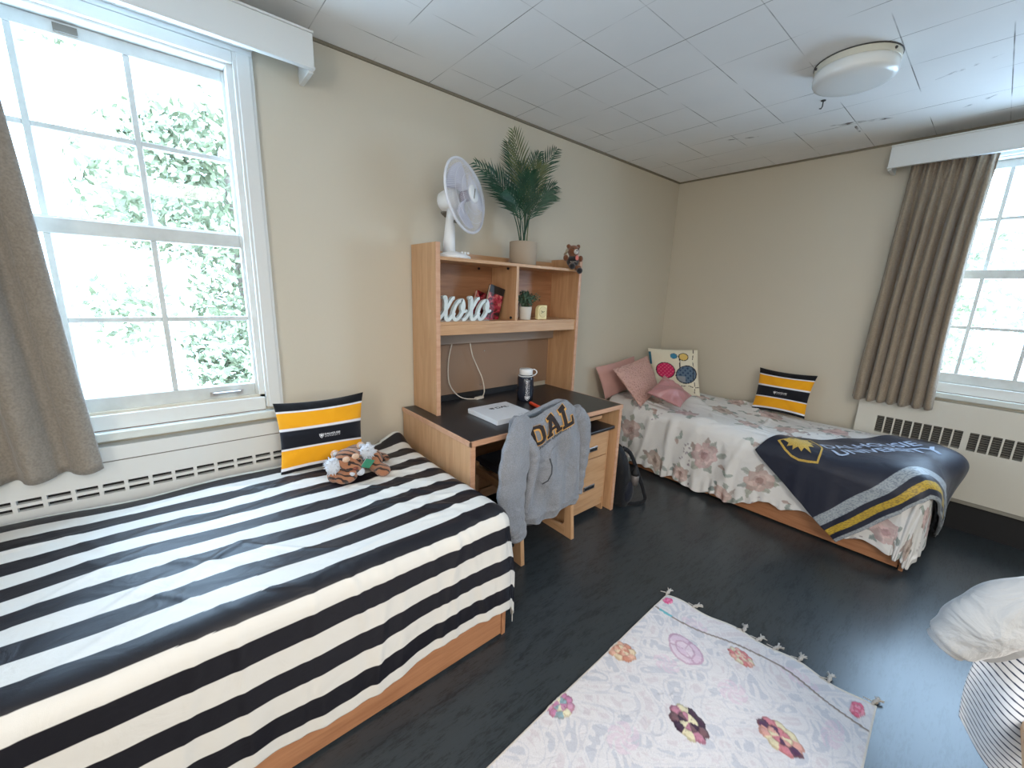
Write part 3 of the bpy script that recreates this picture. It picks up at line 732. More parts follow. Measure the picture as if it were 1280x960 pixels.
    obj('cover', m, cloth('floral_cotton', None, .85, 500, wr=.010, wscale=6, sheen=.1), r, smooth=True, col=c.reshape(-1, 3), solid=.006)
flowered_duvet()

# throw blanket over the corner of the duvet
def throw_blanket():
    C1 = np.array([2.93, .89]); e1 = np.array([-.616, -.787]); e2 = np.array([.787, -.616])
    LA, LB = 1.20, .655
    a = np.linspace(0, LA, 240); b = np.linspace(0, LB, 200); A, Bm = np.meshgrid(a, b, indexing='ij')
    def fn(A, Bm, off=.024):
        A = np.asarray(A, float); Bm = np.asarray(Bm, float)
        sx = C1[0]+A*e2[0]+Bm*e1[0]; sy = C1[1]+A*e2[1]+Bm*e1[1]
        dx = np.clip(3.05-sx, 0, None); dy = np.clip(.13-sy, 0, None); rr = np.hypot(dx, dy); mx = np.maximum(dx, dy)+1e-9; k = np.where(rr > 1e-6, np.minimum(1, 1/(rr/mx)**.3), 1)
        sx = np.where(dx > 0, 3.05-dx*k, sx); sy = np.where(dy > 0, .13-dy*k, sy)
        sx = np.minimum(sx, 3.83+.0*sx)
        X, Y, Z, D = duvetB(sx, sy, off)
        fl = np.clip((D-.05)/.3, 0, 1)
        X = X-fl*.022*np.where(dx > dy, 1, .35); Y = Y-fl*.022*np.where(dy > dx*.5, 1, 0)
        Z = Z+.010*np.sin(A*9+Bm*4)*np.clip(1-D/.1, 0, 1)+.014+.004*np.sin(A*23-Bm*9)
        # bulging fold where it turns down at the wall side of the foot
        g = np.exp(-((sx-3.62)/.16)**2-((sy-.02)/.14)**2); Z = Z+.05*g; Y = Y-.07*g
        Z = np.maximum(Z, .02)
        return X, Y, Z
    X, Y, Z = fn(A, Bm)
    c = np.zeros(A.shape+(3,)); c[:] = srgb(22, 27, 46)
    rng = np.random.RandomState(3); sp = (rng.rand(*A.shape) < .3)
    def band(b0, b1, col, speck):
        mk = (Bm >= b0) & (Bm < b1); c[mk] = col; c[mk & sp] = speck
    band(.488, .545, srgb(158, 166, 172), srgb(120, 128, 138)); band(.575, .610, srgb(190, 158, 48), srgb(140, 116, 50)); band(.637, .66, srgb(158, 164, 168), srgb(125, 130, 138))
    mk = (A > LA-.035); c[mk] = srgb(158, 164, 168)
    m = MB().grid(X, Y, Z)
    r = thing('throw_blanket', 'navy fleece throw with gold and grey border stripes draped over the duvet', 'blanket', (3.1, .4, .1))
    obj('fleece', m, cloth('navy_fleece', None, .5, 420, wr=.004, wscale=7, sheen=.08, spec=.5), r, smooth=True, col=c.reshape(-1, 3), solid=.012)
    # folded layer below, showing at the foot of the bed
    A2, B2 = np.meshgrid(np.linspace(.62, 1.42, 70), np.linspace(.10, .62, 50), indexing='ij')
    X2, Y2, Z2 = fn(A2, B2, .012); m = MB().grid(X2, Y2+.008, Z2-.006)
    c2 = np.zeros(A2.shape+(3,)); c2[:] = srgb(20, 22, 30); c2[(A2 > 1.34)] = srgb(150, 152, 150)
    obj('under_layer', m, bpy.data.materials['navy_fleece'], r, smooth=True, col=c2.reshape(-1, 3), solid=.010)
    F = lambda u, v: tuple(float(q) for q in fn(np.array(u), np.array(-v), .033))
    gold = cloth('gold_print', srgb(210, 176, 90), .85, 300, vary=.4)
    pale = cloth('pale_print', srgb(168, 182, 204), .85, 300)
    sv, sf = ring(SHIELD, .10); decal('crest_outline', place(sv, .225, -.135, .215, .20), sf, F, gold, r, .02)
    ev, ef = fan_poly(EAGLE); decal('crest_eagle', place(ev, .225, -.115, .235, .21), ef, F, gold, r, .02)
    v, fa = text_mesh('DALHOUSIE', 1, .015); decal('lettering', fit(v, .335, .93, -.185, -.115), fa, F, pale, r, .02)
    v, fa = text_mesh('UNIVERSITY', 1, .015); decal('lettering', fit(v, .335, .95, -.285, -.212), fa, F, pale, r, .02)
throw_blanket()

# ------------------------------------------------------------------ desk and hutch
def desk():
    r = thing('desk', 'wooden desk with a black top between the two beds', 'desk', (1.64, 1.85, 0))
    obj('desktop', MB().box(1.036, 2.238, 1.492, 2.20, .735, .757), M_black, r, bevel=.001)
    m = MB().box(1.03, 2.244, 1.482, 1.494, .731, .7575).box(1.03, 1.038, 1.482, 2.205, .731, .7575).box(2.236, 2.244, 1.482, 2.205, .731, .7575)
    obj('edge_banding', m, M_edge, r, bevel=.002)
    for x in (1.034, 2.213): obj('side_panel', MB().box(x, x+.027, 1.492, 2.2, 0, .735), M_woodz, r, bevel=.002)
    for x in (1.034, 2.213): obj('panel_edge', MB().box(x, x+.027, 1.486, 1.4925, 0, .7345), M_edge, r)
    obj('modesty_panel', MB().box(1.061, 2.213, 2.14, 2.16, .30, .735), M_woodx, r)
    obj('desk_rail', MB().box(1.061, 2.213, 2.10, 2.14, .10, .20), M_woodx, r)
    t = obj('keyboard_tray', MB().box(1.50, 2.13, 1.56, 1.9, .662, .684), M_woodx, r, bevel=.002)
    for xb in (1.52, 2.11): obj('tray_bracket', MB().box(xb, xb+.015, 1.60, 1.85, .684, .735), M_dark, t)
desk()
def pedestal():
    r = thing('drawer_pedestal', 'low wooden drawer pedestal with a black top under the right end of the desk', 'drawers', (1.99, 1.8, 0))
    y = 1.535
    obj('carcass', MB().box(1.80, 1.815, y, 2.08, .0, .59).box(2.172, 2.187, y, 2.08, .0, .59).box(1.815, 2.172, y+.02, 2.08, .05, .10).box(1.815, 2.172, 2.06, 2.08, .1, .59), M_woodz, r, bevel=.001)
    obj('kick_board', MB().box(1.815, 2.172, y+.005, y+.02, .045, .095), M_woodx, r)
    obj('top', MB().box(1.785, 2.205, y-.03, 2.09, .592, .612), M_black, r, bevel=.004)
    for z0, z1, zh in ((.418, .586, .482), (.102, .412, .216)):
        d = obj('drawer', MB().box(1.817, 2.170, y-.006, y+.014, z0, z1), M_woodx, r, bevel=.003)
        h = obj('handle', MB().box(1.952, 2.062, y-.012, y-.005, zh-.016, zh+.016), M_steel, d, bevel=.003)
        obj('finger_slot', MB().box(1.960, 2.054, y-.0135, y-.0115, zh-.010, zh+.006), M_dark, h)
pedestal()
def hutch():
    r = thing('desk_hutch', 'tall wooden shelf hutch standing on the black desktop', 'shelf', (1.69, 2.08, .757))
    for x in (1.112, 2.238): obj('side_panel', MB().box(x, x+.024, 1.94, 2.212, .757, 1.692), M_woodz, r, bevel=.002)
    for x in (1.112, 2.238): obj('panel_edge', MB().box(x, x+.024, 1.934, 1.9405, .757, 1.691), M_edge, r)
    obj('top_shelf', MB().box(1.136, 2.238, 1.942, 2.2, 1.604, 1.622), M_woodx, r, bevel=.002)
    obj('lower_shelf', MB().box(1.136, 2.238, 1.942, 2.2, 1.262, 1.28), M_woodx, r, bevel=.002)
    obj('front_rail', MB().box(1.136, 2.238, 1.945, 1.962, 1.206, 1.262), M_woodx, r, bevel=.002)
    obj('divider', MB().box(1.675, 1.695, 1.946, 2.195, 1.28, 1.604), M_woodz, r, bevel=.001)
    obj('shelf_back', MB().box(1.136, 2.238, 2.2, 2.208, 1.20, 1.622), wood('hutch_back', srgb(176, 128, 92), srgb(150, 104, 74), 'x'), r)
    obj('top_lip', MB().box(1.136, 2.238, 2.188, 2.208, 1.622, 1.672), M_woodx, r, bevel=.002)
    obj('lamp_strip', MB().box(1.136, 2.238, 2.15, 2.2, 1.125, 1.19), plain('strip_grey', srgb(166, 150, 138), .6), r, bevel=.002)
    obj('back_board', MB().box(1.136, 2.238, 2.2, 2.208, .79, 1.2), M_greyboard, r)
    obj('back_foot', MB().box(1.136, 2.05, 2.188, 2.208, .757, .792), M_dark, r)
    for p in ((1.63, 2.2, 1.06), (1.60, 2.199, .83)): obj('screw', MB().ball(p, .005, 8, 6), M_steel, r)
    for p in ((1.56, 2.18, 1.59), (1.65, 2.0, 1.592), (1.668, 1.98, 1.295)): obj('shelf_peg', MB().ball(p, .008, 8, 6), M_dark, r)
hutch()

# ------------------------------------------------------------------ chairs (two-position wooden desk chair)
def make_chair(label, loc, rot, h=.80):
    r = thing('desk_chair', label, 'chair')
    W = .215
    for s in (-1, 1):
        x = s*W; fr = MB()
        # side frame: slanted rear upright, floor runner, front upright, seat rail (local: back at -y, seat to +y)
        fr.prism([(-.03, 0), (.03, 0), (.075, h), (.045, h)], (.026*s*-1, 0, 0), (x, 0, 0), (0, 1, 0), (0, 0, 1))
        side = obj('side_frame', fr, M_woodz, r, bevel=.003)
        obj('floor_runner', MB().prism([(-.03, 0), (.46, 0), (.46, .07), (.40, .045), (.2, .035), (.06, .06), (.0, .14)], (.024*s*-1, 0, 0), (x-.001*s, 0, 0), (0, 1, 0), (0, 0, 1)), M_woody, side, bevel=.003)
        obj('front_post', MB().prism([(.42, .05), (.46, .05), (.45, .45), (.40, .45)], (.024*s*-1, 0, 0), (x-.001*s, 0, 0), (0, 1, 0), (0, 0, 1)), M_woodz, side, bevel=.003)
        obj('seat_rail', MB().prism([(.03, .36), (.44, .38), (.44, .43), (.04, .41)], (.024*s*-1, 0, 0), (x-.001*s, 0, 0), (0, 1, 0), (0, 0, 1)), M_woody, side, bevel=.003)
    for yy, zz in ((.38, .22), (.06, .30)): obj('stretcher', MB().box(-W+.02, W-.02, yy, yy+.02, zz, zz+.06), M_woodx, r, bevel=.003)
    pad = cloth('seat_fabric', srgb(54, 50, 56), .9, 300)
    obj('seat', MB().box(-W+.028, W-.028, .03, .46, .425, .47), pad, r, bevel=.02)
    bk = MB().prism([(.030, .52), (.055, h-.01), (.075, h-.01), (.05, .52)], (2*W-.056, 0, 0), (-W+.028, 0, 0), (0, 1, 0), (0, 0, 1))
    obj('backrest', bk, pad, r, bevel=.008)
    r.location = loc; r.rotation_euler = (0, 0, rot)
    return r
chair = make_chair('wooden desk chair with a grey hoodie over its back, pushed under the desk', (1.54, 1.445, 0), 0)

# ------------------------------------------------------------------ hoodie on the chair
M_hood = cloth('grey_heather', srgb(146, 149, 156), .95, 260, wr=.020, wscale=8, vary=.30, sheen=.25)
def hoodie():
    r = thing('hoodie', 'grey hooded sweatshirt with dark letters hung over the desk chair back', 'sweatshirt', (1.55, 1.4, .2))
    zk = [.24, .27, .31, .40, .55, .68, .77, .83, .862]
    xl = [1.345, 1.325, 1.32, 1.30, 1.28, 1.27, 1.26, 1.27, 1.31]
    xr = [1.745, 1.765, 1.765, 1.775, 1.785, 1.80, 1.80, 1.775, 1.70]
    th = [.030, .05, .06, .07, .085, .10, .115, .10, .06]
    yc = [1.415, 1.418, 1.42, 1.43, 1.447, 1.465, 1.478, 1.487, 1.50]
    def top(x): return .012*math.exp(-((x-1.64)/.05)**2) - .050*math.exp(-((x-1.40)/.12)**2) - .05*max(0, (x-1.70))/.1*.9
    def front(x, z, off=0.0):
        a, b = np.interp(z, zk, xl), np.interp(z, zk, xr); T = np.interp(z, zk, th); y = np.interp(z, zk, yc)
        u = np.clip((x-(a+b)/2)/((b-a)/2), -1, 1)
        fold = .012*np.sin((x-1.3)*30+(z-.3)*9)+.008*np.sin((x-1.2)*51-(z)*13)+.010*np.sin((x+z*.55)*17)*np.sin(z*9)
        fold = fold*np.clip((.78-z)/.12, 0.15, 1)*np.clip((1-np.abs(u))*4, 0, 1)
        hem = .006*math.exp(-((z-.285)/.01)**2)
        return y-T/2*(1-abs(u)**3)**.5-fold-off-hem
    rows = []
    zz = np.concatenate([np.linspace(.24, .29, 8), np.linspace(.30, .83, 62), np.linspace(.834, .862, 6)])
    m = MB(); G = []; nu = 90
    for z in zz:
        a, b = np.interp(z, zk, xl), np.interp(z, zk, xr); T = np.interp(z, zk, th); y = np.interp(z, zk, yc); row = []
        for k in range(nu+1):
            x = a+(b-a)*(.5-.5*math.cos(PI*k/nu)); row.append((x, front(x, z), z+top(x)*np.clip((z-.6)/.29, 0, 1)+.010*math.sin(x*20)*np.clip((.3-z)/.06, 0, 1)))
        for k in range(nu-1, 0, -1):
            x = a+(b-a)*(.5-.5*math.cos(PI*k/nu)); u = (x-(a+b)/2)/((b-a)/2); row.append((x, y+T/2*(1-abs(u)**3)**.5, z+top(x)*np.clip((z-.6)/.29, 0, 1)))
        G.append(row)
    G = np.array(G); G = np.concatenate([G, G[:, :1]], 1); m.grid(G[..., 0], G[..., 1], G[..., 2])
    n = G.shape[1]; nv = len(m.v); m.f.append(tuple(range(nv-n, nv-1))); m.f.append(tuple(range(n-1))[::-1])
    obj('torso', m, M_hood, r, smooth=True)
    def sleeve(path, fl, name='sleeve'):
        P = [Vector(p) for p in path]; pts = []; ff = []; n_ = 40
        for i in range(n_+1):
            t_ = i/n_*(len(P)-1); k = min(int(t_), len(P)-2); s = t_-k
            p0, p1, p2, p3 = P[max(k-1, 0)], P[k], P[k+1], P[min(k+2, len(P)-1)]
            q = .5*((2*p1)+(p2-p0)*s+(2*p0-5*p1+4*p2-p3)*s*s+(3*p1-p0-3*p2+p3)*s**3); pts.append(q)
            a, b = fl[k], fl[k+1]; e = s*s*(3-2*s); w_ = 1+.05*math.sin(i*1.7)
            ff.append(((a[0]*(1-e)+b[0]*e)*w_, (a[1]*(1-e)+b[1]*e)*(1+.08*math.sin(i*1.3+1))))
        return obj(name, MB().tube(pts, 0, 28, flat=ff, up=(0, 1, 0)), M_hood, r, smooth=True)
    s1 = sleeve([(1.335, 1.43, .815), (1.265, 1.395, .775), (1.225, 1.375, .68), (1.195, 1.365, .50), (1.205, 1.36, .37), (1.235, 1.36, .295), (1.245, 1.36, .245)],
           [(.05, .028), (.092, .036), (.122, .040), (.108, .040), (.085, .040), (.060, .036), (.058, .034)])
    s2 = sleeve([(1.735, 1.47, .80), (1.80, 1.455, .72), (1.805, 1.45, .55), (1.79, 1.45, .40), (1.785, 1.45, .29)], [(.05, .04), (.05, .045), (.042, .05), (.035, .045), (.032, .04)])
    # diagonal sleeve fold crossing the chest
    s3 = sleeve([(1.25, 1.41, .80), (1.295, 1.385, .74), (1.335, 1.372, .675), (1.335, 1.368, .60), (1.312, 1.366, .48), (1.295, 1.368, .36)], [(.03, .02), (.036, .024), (.030, .03), (.026, .026), (.020, .020), (.012, .01)], 'sleeve_fold')
    # pouch pocket seam
    dk = plain('pocket_shadow_line', srgb(70, 74, 80), .95)
    pts = [(x, front(x, z)-.002, z) for x, z in ((1.475, .60), (1.482, .56), (1.478, .52), (1.462, .48), (1.44, .46))]
    obj('pocket_opening', MB().tube(pts, .0035, 6), dk, r, smooth=True)
    pts = [(x, front(x, z)-.001, z) for x, z in ((1.475, .605), (1.50, .64), (1.60, .66), (1.68, .64))]
    obj('pocket_seam', MB().tube(pts, .002, 6), M_hood, r, smooth=True)
    # slab-serif letters
    D_ = [[(0,0),(.55,0),(.55,.16),(0,.16)], [(0,.84),(.55,.84),(.55,1),(0,1)], [(.1,.1),(.32,.1),(.32,.9),(.1,.9)],
          [(.5,0),(.72,.03),(.62,.2),(.5,.16)], [(.72,.03),(.88,.2),(.66,.30),(.62,.2)], [(.88,.2),(.88,.8),(.66,.7),(.66,.3)], [(.88,.8),(.72,.97),(.62,.8),(.66,.7)], [(.72,.97),(.5,1),(.5,.84),(.62,.8)]]
    A_ = [[(0,0),(.36,0),(.36,.15),(0,.15)], [(.56,0),(.96,0),(.96,.15),(.56,.15)], [(.08,.1),(.28,.1),(.52,.86),(.36,1)], [(.64,.1),(.86,.1),(.60,1),(.42,.86)], [(.26,.28),(.68,.28),(.68,.42),(.26,.42)], [(.24,.88),(.62,.88),(.62,1),(.24,1)]]
    L_ = [[(0,0),(.8,0),(.8,.16),(0,.16)], [(.1,.1),(.33,.1),(.33,.9),(.1,.9)], [(0,.84),(.46,.84),(.46,1),(0,1)], [(.62,.1),(.8,.1),(.8,.40),(.68,.40)]]
    F = lambda off: (lambda x, z: (x, float(front(x, z, off)), z+top(x)*float(np.clip((z-.6)/.29, 0, 1))))
    ink = plain('hoodie_ink', srgb(40, 30, 28), .8); org = plain('hoodie_orange', srgb(214, 160, 84), .8)
    for (lt, x0, z0) in ((D_, 1.352, .705), (A_, 1.462, .724), (L_, 1.580, .738)):
        v = []; fa = []; v2 = []; f2 = []
        for q in lt:
            k = len(v); v += [(x0+p[0]*.118, z0+p[1]*.118) for p in q]; fa.append(tuple(range(k, k+4)))
            cx, cy = sum(p[0] for p in q)/4, sum(p[1] for p in q)/4
            v2 += [(x0+(p[0]+(.055 if p[0] > cx else -.055))*.118, z0+(p[1]+(.055 if p[1] > cy else -.055))*.112) for p in q]; f2.append(tuple(range(k, k+4)))
        decal('letter_outline', v2, f2, F(.0045), org, r, .012, rot=.20, piv=(x0+.05, z0+.05))
        decal('letter', v, fa, F(.0070), ink, r, .012, rot=.20, piv=(x0+.05, z0+.05))
    v, fa = text_mesh('DALHOUSIE UNIVERSITY', 1, .01); v = fit(v, 1.36, 1.66, .668, .683)
    decal('lettering', v, fa, F(.004), ink, r, .02, rot=.20, piv=(1.36, .668))
hoodie()

# ------------------------------------------------------------------ things on the desk
def notebook():
    r = thing('notebook', 'thick white notebook with dark lettering lying on the desk', 'book', (1.43, 1.75, .757))
    c = [(1.30, 1.885), (1.57, 1.885), (1.555, 1.612), (1.292, 1.617)]
    m = MB().prism(c, (0, 0, .022), (0, 0, .759), (1, 0, 0), (0, 1, 0)); obj('pages', m, plain('paper', srgb(214, 218, 224), .8), r)
    k = [(c[0][0]-.004, c[0][1]+.004), (c[1][0]+.004, c[1][1]+.004), (c[2][0]+.004, c[2][1]-.004), (c[3][0]-.004, c[3][1]-.004)]
    cm = plain('white_cover', srgb(226, 228, 232), .45)
    obj('cover', MB().prism(k, (0, 0, .003), (0, 0, .781), (1, 0, 0), (0, 1, 0)), cm, r); obj('back_cover', MB().prism(k, (0, 0, .002), (0, 0, .757), (1, 0, 0), (0, 1, 0)), cm, r)
    obj('spine', MB().box(1.288, 1.298, 1.612, 1.888, .757, .784), cm, r, bevel=.003)
    f = lambda x, y: (x, y, .7846)
    v, fa = text_mesh('DAL', 1, .03); decal('lettering', fit(v, 1.43, 1.52, 1.79, 1.82), fa, f, M_navy, r, 1)
    v, fa = ring(SHIELD, .25); v2, f2 = fan_poly(EAGLE); kk = len(v); decal('shield_logo', place(v+v2, 1.40, 1.805, .03, .03), fa+[tuple(i+kk for i in q) for q in f2], f, M_navy, r, 1)
    v, fa = text_mesh('dal.ca', 1, 0); decal('lettering', fit(v, 1.46, 1.49, 1.635, 1.641), fa, f, M_navy, r, 1)
notebook()
def marker():
    r = thing('marker_pen', 'orange marker pen lying on the desk beside the water bottle', 'pen', (1.70, 1.74, .757))
    a, b = Vector((1.725, 1.825, .768)), Vector((1.688, 1.675, .768)); d = (b-a).normalized(); om = plain('orange_plastic', srgb(232, 74, 40), .35)
    obj('barrel', MB().lathe([(.006, 0), (.0105, .003), (.0105, .105)], a, 16, d), om, r, smooth=False)
    obj('cap', MB().lathe([(.0115, .100), (.0115, .150), (.009, .154)], a, 16, d), om, r)
    obj('cap_ring', MB().lathe([(.009, .1535), (.009, .156)], a, 12, d), plain('pen_grey', srgb(120, 90, 90), .5), r)
marker()
def bottle():
    c = (1.768, 1.925, .757)
    r = thing('water_bottle', 'dark water bottle with a white screw cap and white lettering on the desk', 'bottle', c)
    bm, t, b = nt('smoky_plastic'); b.inputs['Base Color'].default_value = (*srgb(40, 44, 56), 1); b.inputs['Roughness'].default_value = .18
    P = [(.046, 0), (.053, .004), (.054, .05), (.0535, .12), (.054, .148), (.050, .160), (.043, .166), (.042, .172)]
    obj('body', MB().lathe(P, c, 40), bm, r, smooth=True)
    obj('cap', MB().lathe([(.042, .174), (.044, .176), (.044, .206), (.041, .211), (.001, .212)], c, 40), M_plastic, r, smooth=True)
    obj('collar', MB().lathe([(.050, .1645), (.050, .1690)], c, 40), M_plastic, r)
    q = Vector(c); X = Vector((.83, -.55, 0))
    obj('cap_loop', MB().tube([q+X*.040+Vector((0, 0, .206)), q+X*.055+Vector((0, 0, .208)), q+X*.070+Vector((0, 0, .198)), q+X*.072+Vector((0, 0, .185)), q+X*.062+Vector((0, 0, .172)), q+X*.046+Vector((0, 0, .167))], .0035, 8), M_plastic, r, smooth=True)
    th0 = math.atan2(-1.925, -1.768)+.28
    F = lambda u, v: (c[0]+.0546*math.cos(th0+v/.048), c[1]+.0546*math.sin(th0+v/.048), c[2]+u)
    F2 = lambda u, v: F(u, -v)
    v, fa = text_mesh('DALHOUSIE', 1, .02); decal('lettering', fit(v, .045, .145, -.002, .012), fa, F2, M_inkw, r, .008)
    v, fa = text_mesh('UNIVERSITY', 1, 0, 1.3); decal('lettering', fit(v, .045, .145, -.012, -.005), fa, F2, M_inkw, r, .008)
    v, fa = ring(SHIELD, .22); v2, f2 = fan_poly(EAGLE); kk = len(v)
    F3 = lambda u, v: F(.027+v, -u)
    decal('shield_logo', [(p[0]*.030, p[1]*.028) for p in v+v2], fa+[tuple(i+kk for i in q_) for q_ in f2], lambda u, v_: F(.028+v_, u), M_inkw, r, .008)
bottle()
def cord():
    r = thing('power_cord', 'thin white cord looping down from the hutch shelf to the desktop', 'cord', (1.45, 2.15, .757))
    P = [(1.385, 2.17, 1.215), (1.368, 2.165, 1.173), (1.333, 2.165, 1.05), (1.325, 2.165, .93), (1.345, 2.165, .85), (1.40, 2.16, .785), (1.45, 2.14, .763), (1.50, 2.11, .762)]
    Q = [(1.545, 2.10, .768), (1.585, 2.13, .80), (1.585, 2.155, .88), (1.55, 2.165, .96), (1.51, 2.165, 1.04), (1.49, 2.165, 1.12), (1.475, 2.165, 1.215)]
    def spl(P, n=10):
        P = [Vector(p) for p in P]; o = []
        for k in range(len(P)-1):
            p0, p1, p2, p3 = P[max(k-1, 0)], P[k], P[k+1], P[min(k+2, len(P)-1)]
            for i in range(n): s = i/n; o.append(.5*((2*p1)+(p2-p0)*s+(2*p0-5*p1+4*p2-p3)*s*s+(3*p1-p0-3*p2+p3)*s**3))
        return o+[P[-1]]
    cm = plain('cord_white', srgb(222, 214, 202), .5)
    obj('cable', MB().tube(spl(P), .0035, 8).tube(spl(Q), .0035, 8), cm, r, smooth=True)
    obj('inline_switch', MB().obox((1.525, 2.105, .767), (.028, .0, .002), (-.004, .012, 0), (0, 0, .008)), cm, r, bevel=.004)
cord()

# ------------------------------------------------------------------ hutch shelf contents
def xoxo():
    r = thing('letter_sign', 'white script letter sign standing on the hutch shelf', 'sign', (1.33, 1.99, 1.28))
    wm = plain('sign_white', srgb(214, 226, 228), .5, nscale=25, bstr=.1, vary=.06); sm = plain('sign_side', srgb(150, 138, 128), .6)
    def stroke(pts, w, x0, z0, sc, yo=0):
        out = []
        P = [Vector((p[0], p[1], 0)) for p in pts]; cr = []
        for k in range(len(P)-1):
            p0, p1, p2, p3 = P[max(k-1, 0)], P[k], P[k+1], P[min(k+2, len(P)-1)]
            for i in range(8): s = i/8; cr.append(.5*((2*p1)+(p2-p0)*s+(2*p0-5*p1+4*p2-p3)*s*s+(3*p1-p0-3*p2+p3)*s**3))
        cr.append(P[-1]); L, R = [], []; n = len(cr)
        for i, p in enumerate(cr):
            t = (cr[min(i+1, n-1)]-cr[max(i-1, 0)]).normalized(); nn = Vector((-t.y, t.x, 0)); e = min(1, .5+min(i, n-1-i)*.25); q = w*e
            L.append(p+nn*q); R.append(p-nn*q)
        vs = []
        for p in L+R: vs.append((x0+(p.x+.22*p.y)*sc, 1.965+yo*.02, z0+p.y*sc))
        vs += [(v[0], 1.99, v[2]) for v in vs]; N2 = 2*n; fs = []
        for i in range(n-1):
            fs += [(i, i+1, n+i+1, n+i), (N2+i, N2+n+i, N2+n+i+1, N2+i+1), (i, N2+i, N2+i+1, i+1), (n+i, n+i+1, N2+n+i+1, N2+n+i)]
        fs += [(0, n, N2+n, N2), (n-1, N2+n-1, N2+2*n-1, 2*n-1)]
        return vs, fs
    xs_ = [([(-.30, .02), (-.18, .02), (.05, .45), (.28, .93), (.36, .97)],), ]
    for k, x0 in ((0, 1.175), (2, 1.345)):
        m = MB()
        for pts, w in (([(-.22, .92), (-.12, .96), (-.04, .75), (.02, .45), (.10, .12), (.24, .04), (.40, .22), (.48, .34)], .080), ([(-.36, .06), (-.22, .06), (.02, .44), (.22, .88), (.34, .94)], .070)):
            m.add(*stroke(pts, w, x0, 1.284, .132, w))
        obj('letter_x', m, wm, r)
    for x0 in (1.262, 1.432):
        m = MB()
        for pts, w in (([(.10, .90), (-.08, .85), (-.22, .60), (-.26, .30), (-.14, .07), (.04, .08), (.20, .30), (.24, .62), (.14, .86), (.04, .92)], .075), ([(.16, .86), (.12, .62), (.22, .42), (.36, .40), (.44, .48)], .055)):
            m.add(*stroke(pts, w, x0, 1.284, .125, w))
        obj('letter_o', m, wm, r)
    obj('feet', MB().box(1.14, 1.49, 1.967, 1.988, 1.2802, 1.287), sm, r)
xoxo()
def books():
    # upright book leaning on the divider, cover towards the room
    def book(loc, ang, yaw, w, h, t, cov, spine, label, nm):
        r = thing('book', label, 'book')
        obj('pages', MB().box(.003, w-.004, -t/2+.002, t/2-.002, .003, h-.003), plain('page_cream', srgb(214, 204, 186), .8), r)
        obj('front_cover', MB().box(0, w, -t/2, -t/2+.002, 0, h), cov, r); obj('back_cover', MB().box(0, w, t/2-.002, t/2, 0, h), spine, r)
        obj('spine', MB().box(w-.002, w+.001, -t/2, t/2, 0, h), spine, r)
        v, fa = text_mesh('NOVEL STORIES', 1, .02)
        r.rotation_euler = (0, ang, yaw); r.location = loc
        return r
    red, t, b = nt('red_cover'); v = coords(t); n = N(t, 'ShaderNodeTexNoise', Scale=22.0, Detail=3.0, Distortion=1.5); t.links.new(v, n.inputs['Vector'])
    t.links.new(ramp(t, n.outputs[0], [(.38, srgb(40, 12, 16)), (.47, srgb(140, 24, 40)), (.56, srgb(178, 50, 76)), (.66, srgb(206, 150, 128))]), b.inputs['Base Color']); b.inputs['Roughness'].default_value = .3
    blk = plain('black_cover', srgb(24, 20, 20), .35)
    b1 = book((1.500, 2.055, 1.281), .26, .0, .115, .222, .020, red, blk, 'black and red paperback leaning beside the white letter sign', 'a')
    for k in range(3):
        z = .03+.05*k; obj('spine_mark', MB().box(.1155, .1165, -.005, .005, z, z+.035), M_inkw, b1)
    obj('cover_band', MB().box(.0, .115, -.0112, -.0098, .175, .222), blk, b1)
    b2 = book((1.445, 2.11, 1.281), .30, .1, .12, .185, .018, red, red, 'dark red paperback standing behind the black and red one', 'b')
books()
def leafcloud(m, c, R, n, size, rng, up=.3):
    for _ in range(n):
        d = Vector((rng.gauss(0, 1), rng.gauss(0, 1), rng.gauss(0, 1)+up)).normalized(); p = Vector(c)+Vector((d.x*R[0], d.y*R[1], d.z*R[2]))*rng.uniform(.35, 1)
        a = Vector((rng.gauss(0, 1), rng.gauss(0, 1), rng.gauss(0, 1))).normalized()*size*rng.uniform(.7, 1.3); b = a.cross(d).normalized()*size*.55
        m.add([p-a*.5, p+b*.5, p+a*.5+d*size*.15, p-b*.5], [(0, 1, 2, 3)])
def small_plant():
    r = thing('potted_plant', 'small leafy green plant in a white pot on the hutch shelf', 'plant', (1.80, 1.995, 1.28))
    c = (1.800, 1.995, 1.281)
    obj('pot', MB().lathe([(.036, 0), (.037, .002), (.044, .078), (.044, .082), (.040, .082), (.038, .070)], c, 32), plain('pot_white', srgb(212, 206, 196), .6), r, smooth=True)
    obj('soil', MB().lathe([(.039, .066), (.001, .072)], c, 20, cap=False), M_dark, r)
    m = MB(); rg = random.Random(2); leafcloud(m, (1.80, 1.995, 1.405), (.062, .055, .06), 260, .028, rg); leafcloud(m, (1.868, 1.985, 1.415), (.05, .03, .035), 60, .016, rg)
    obj('foliage', m, plain('small_leaf', srgb(66, 92, 72), .6, nscale=40, vary=.3), r)
    m = MB()
    for k in range(10):
        a = k*.63; m.tube([(1.80, 1.995, 1.35), (1.80+.03*math.cos(a), 1.995+.03*math.sin(a), 1.40), (1.80+.055*math.cos(a), 1.995+.045*math.sin(a), 1.43)], .0015, 5)
    m.tube([(1.81, 1.99, 1.36), (1.85, 1.985, 1.41), (1.90, 1.98, 1.445)], .0015, 5)
    obj('stems', m, plain('stem_green', srgb(90, 100, 70), .6), r)
small_plant()
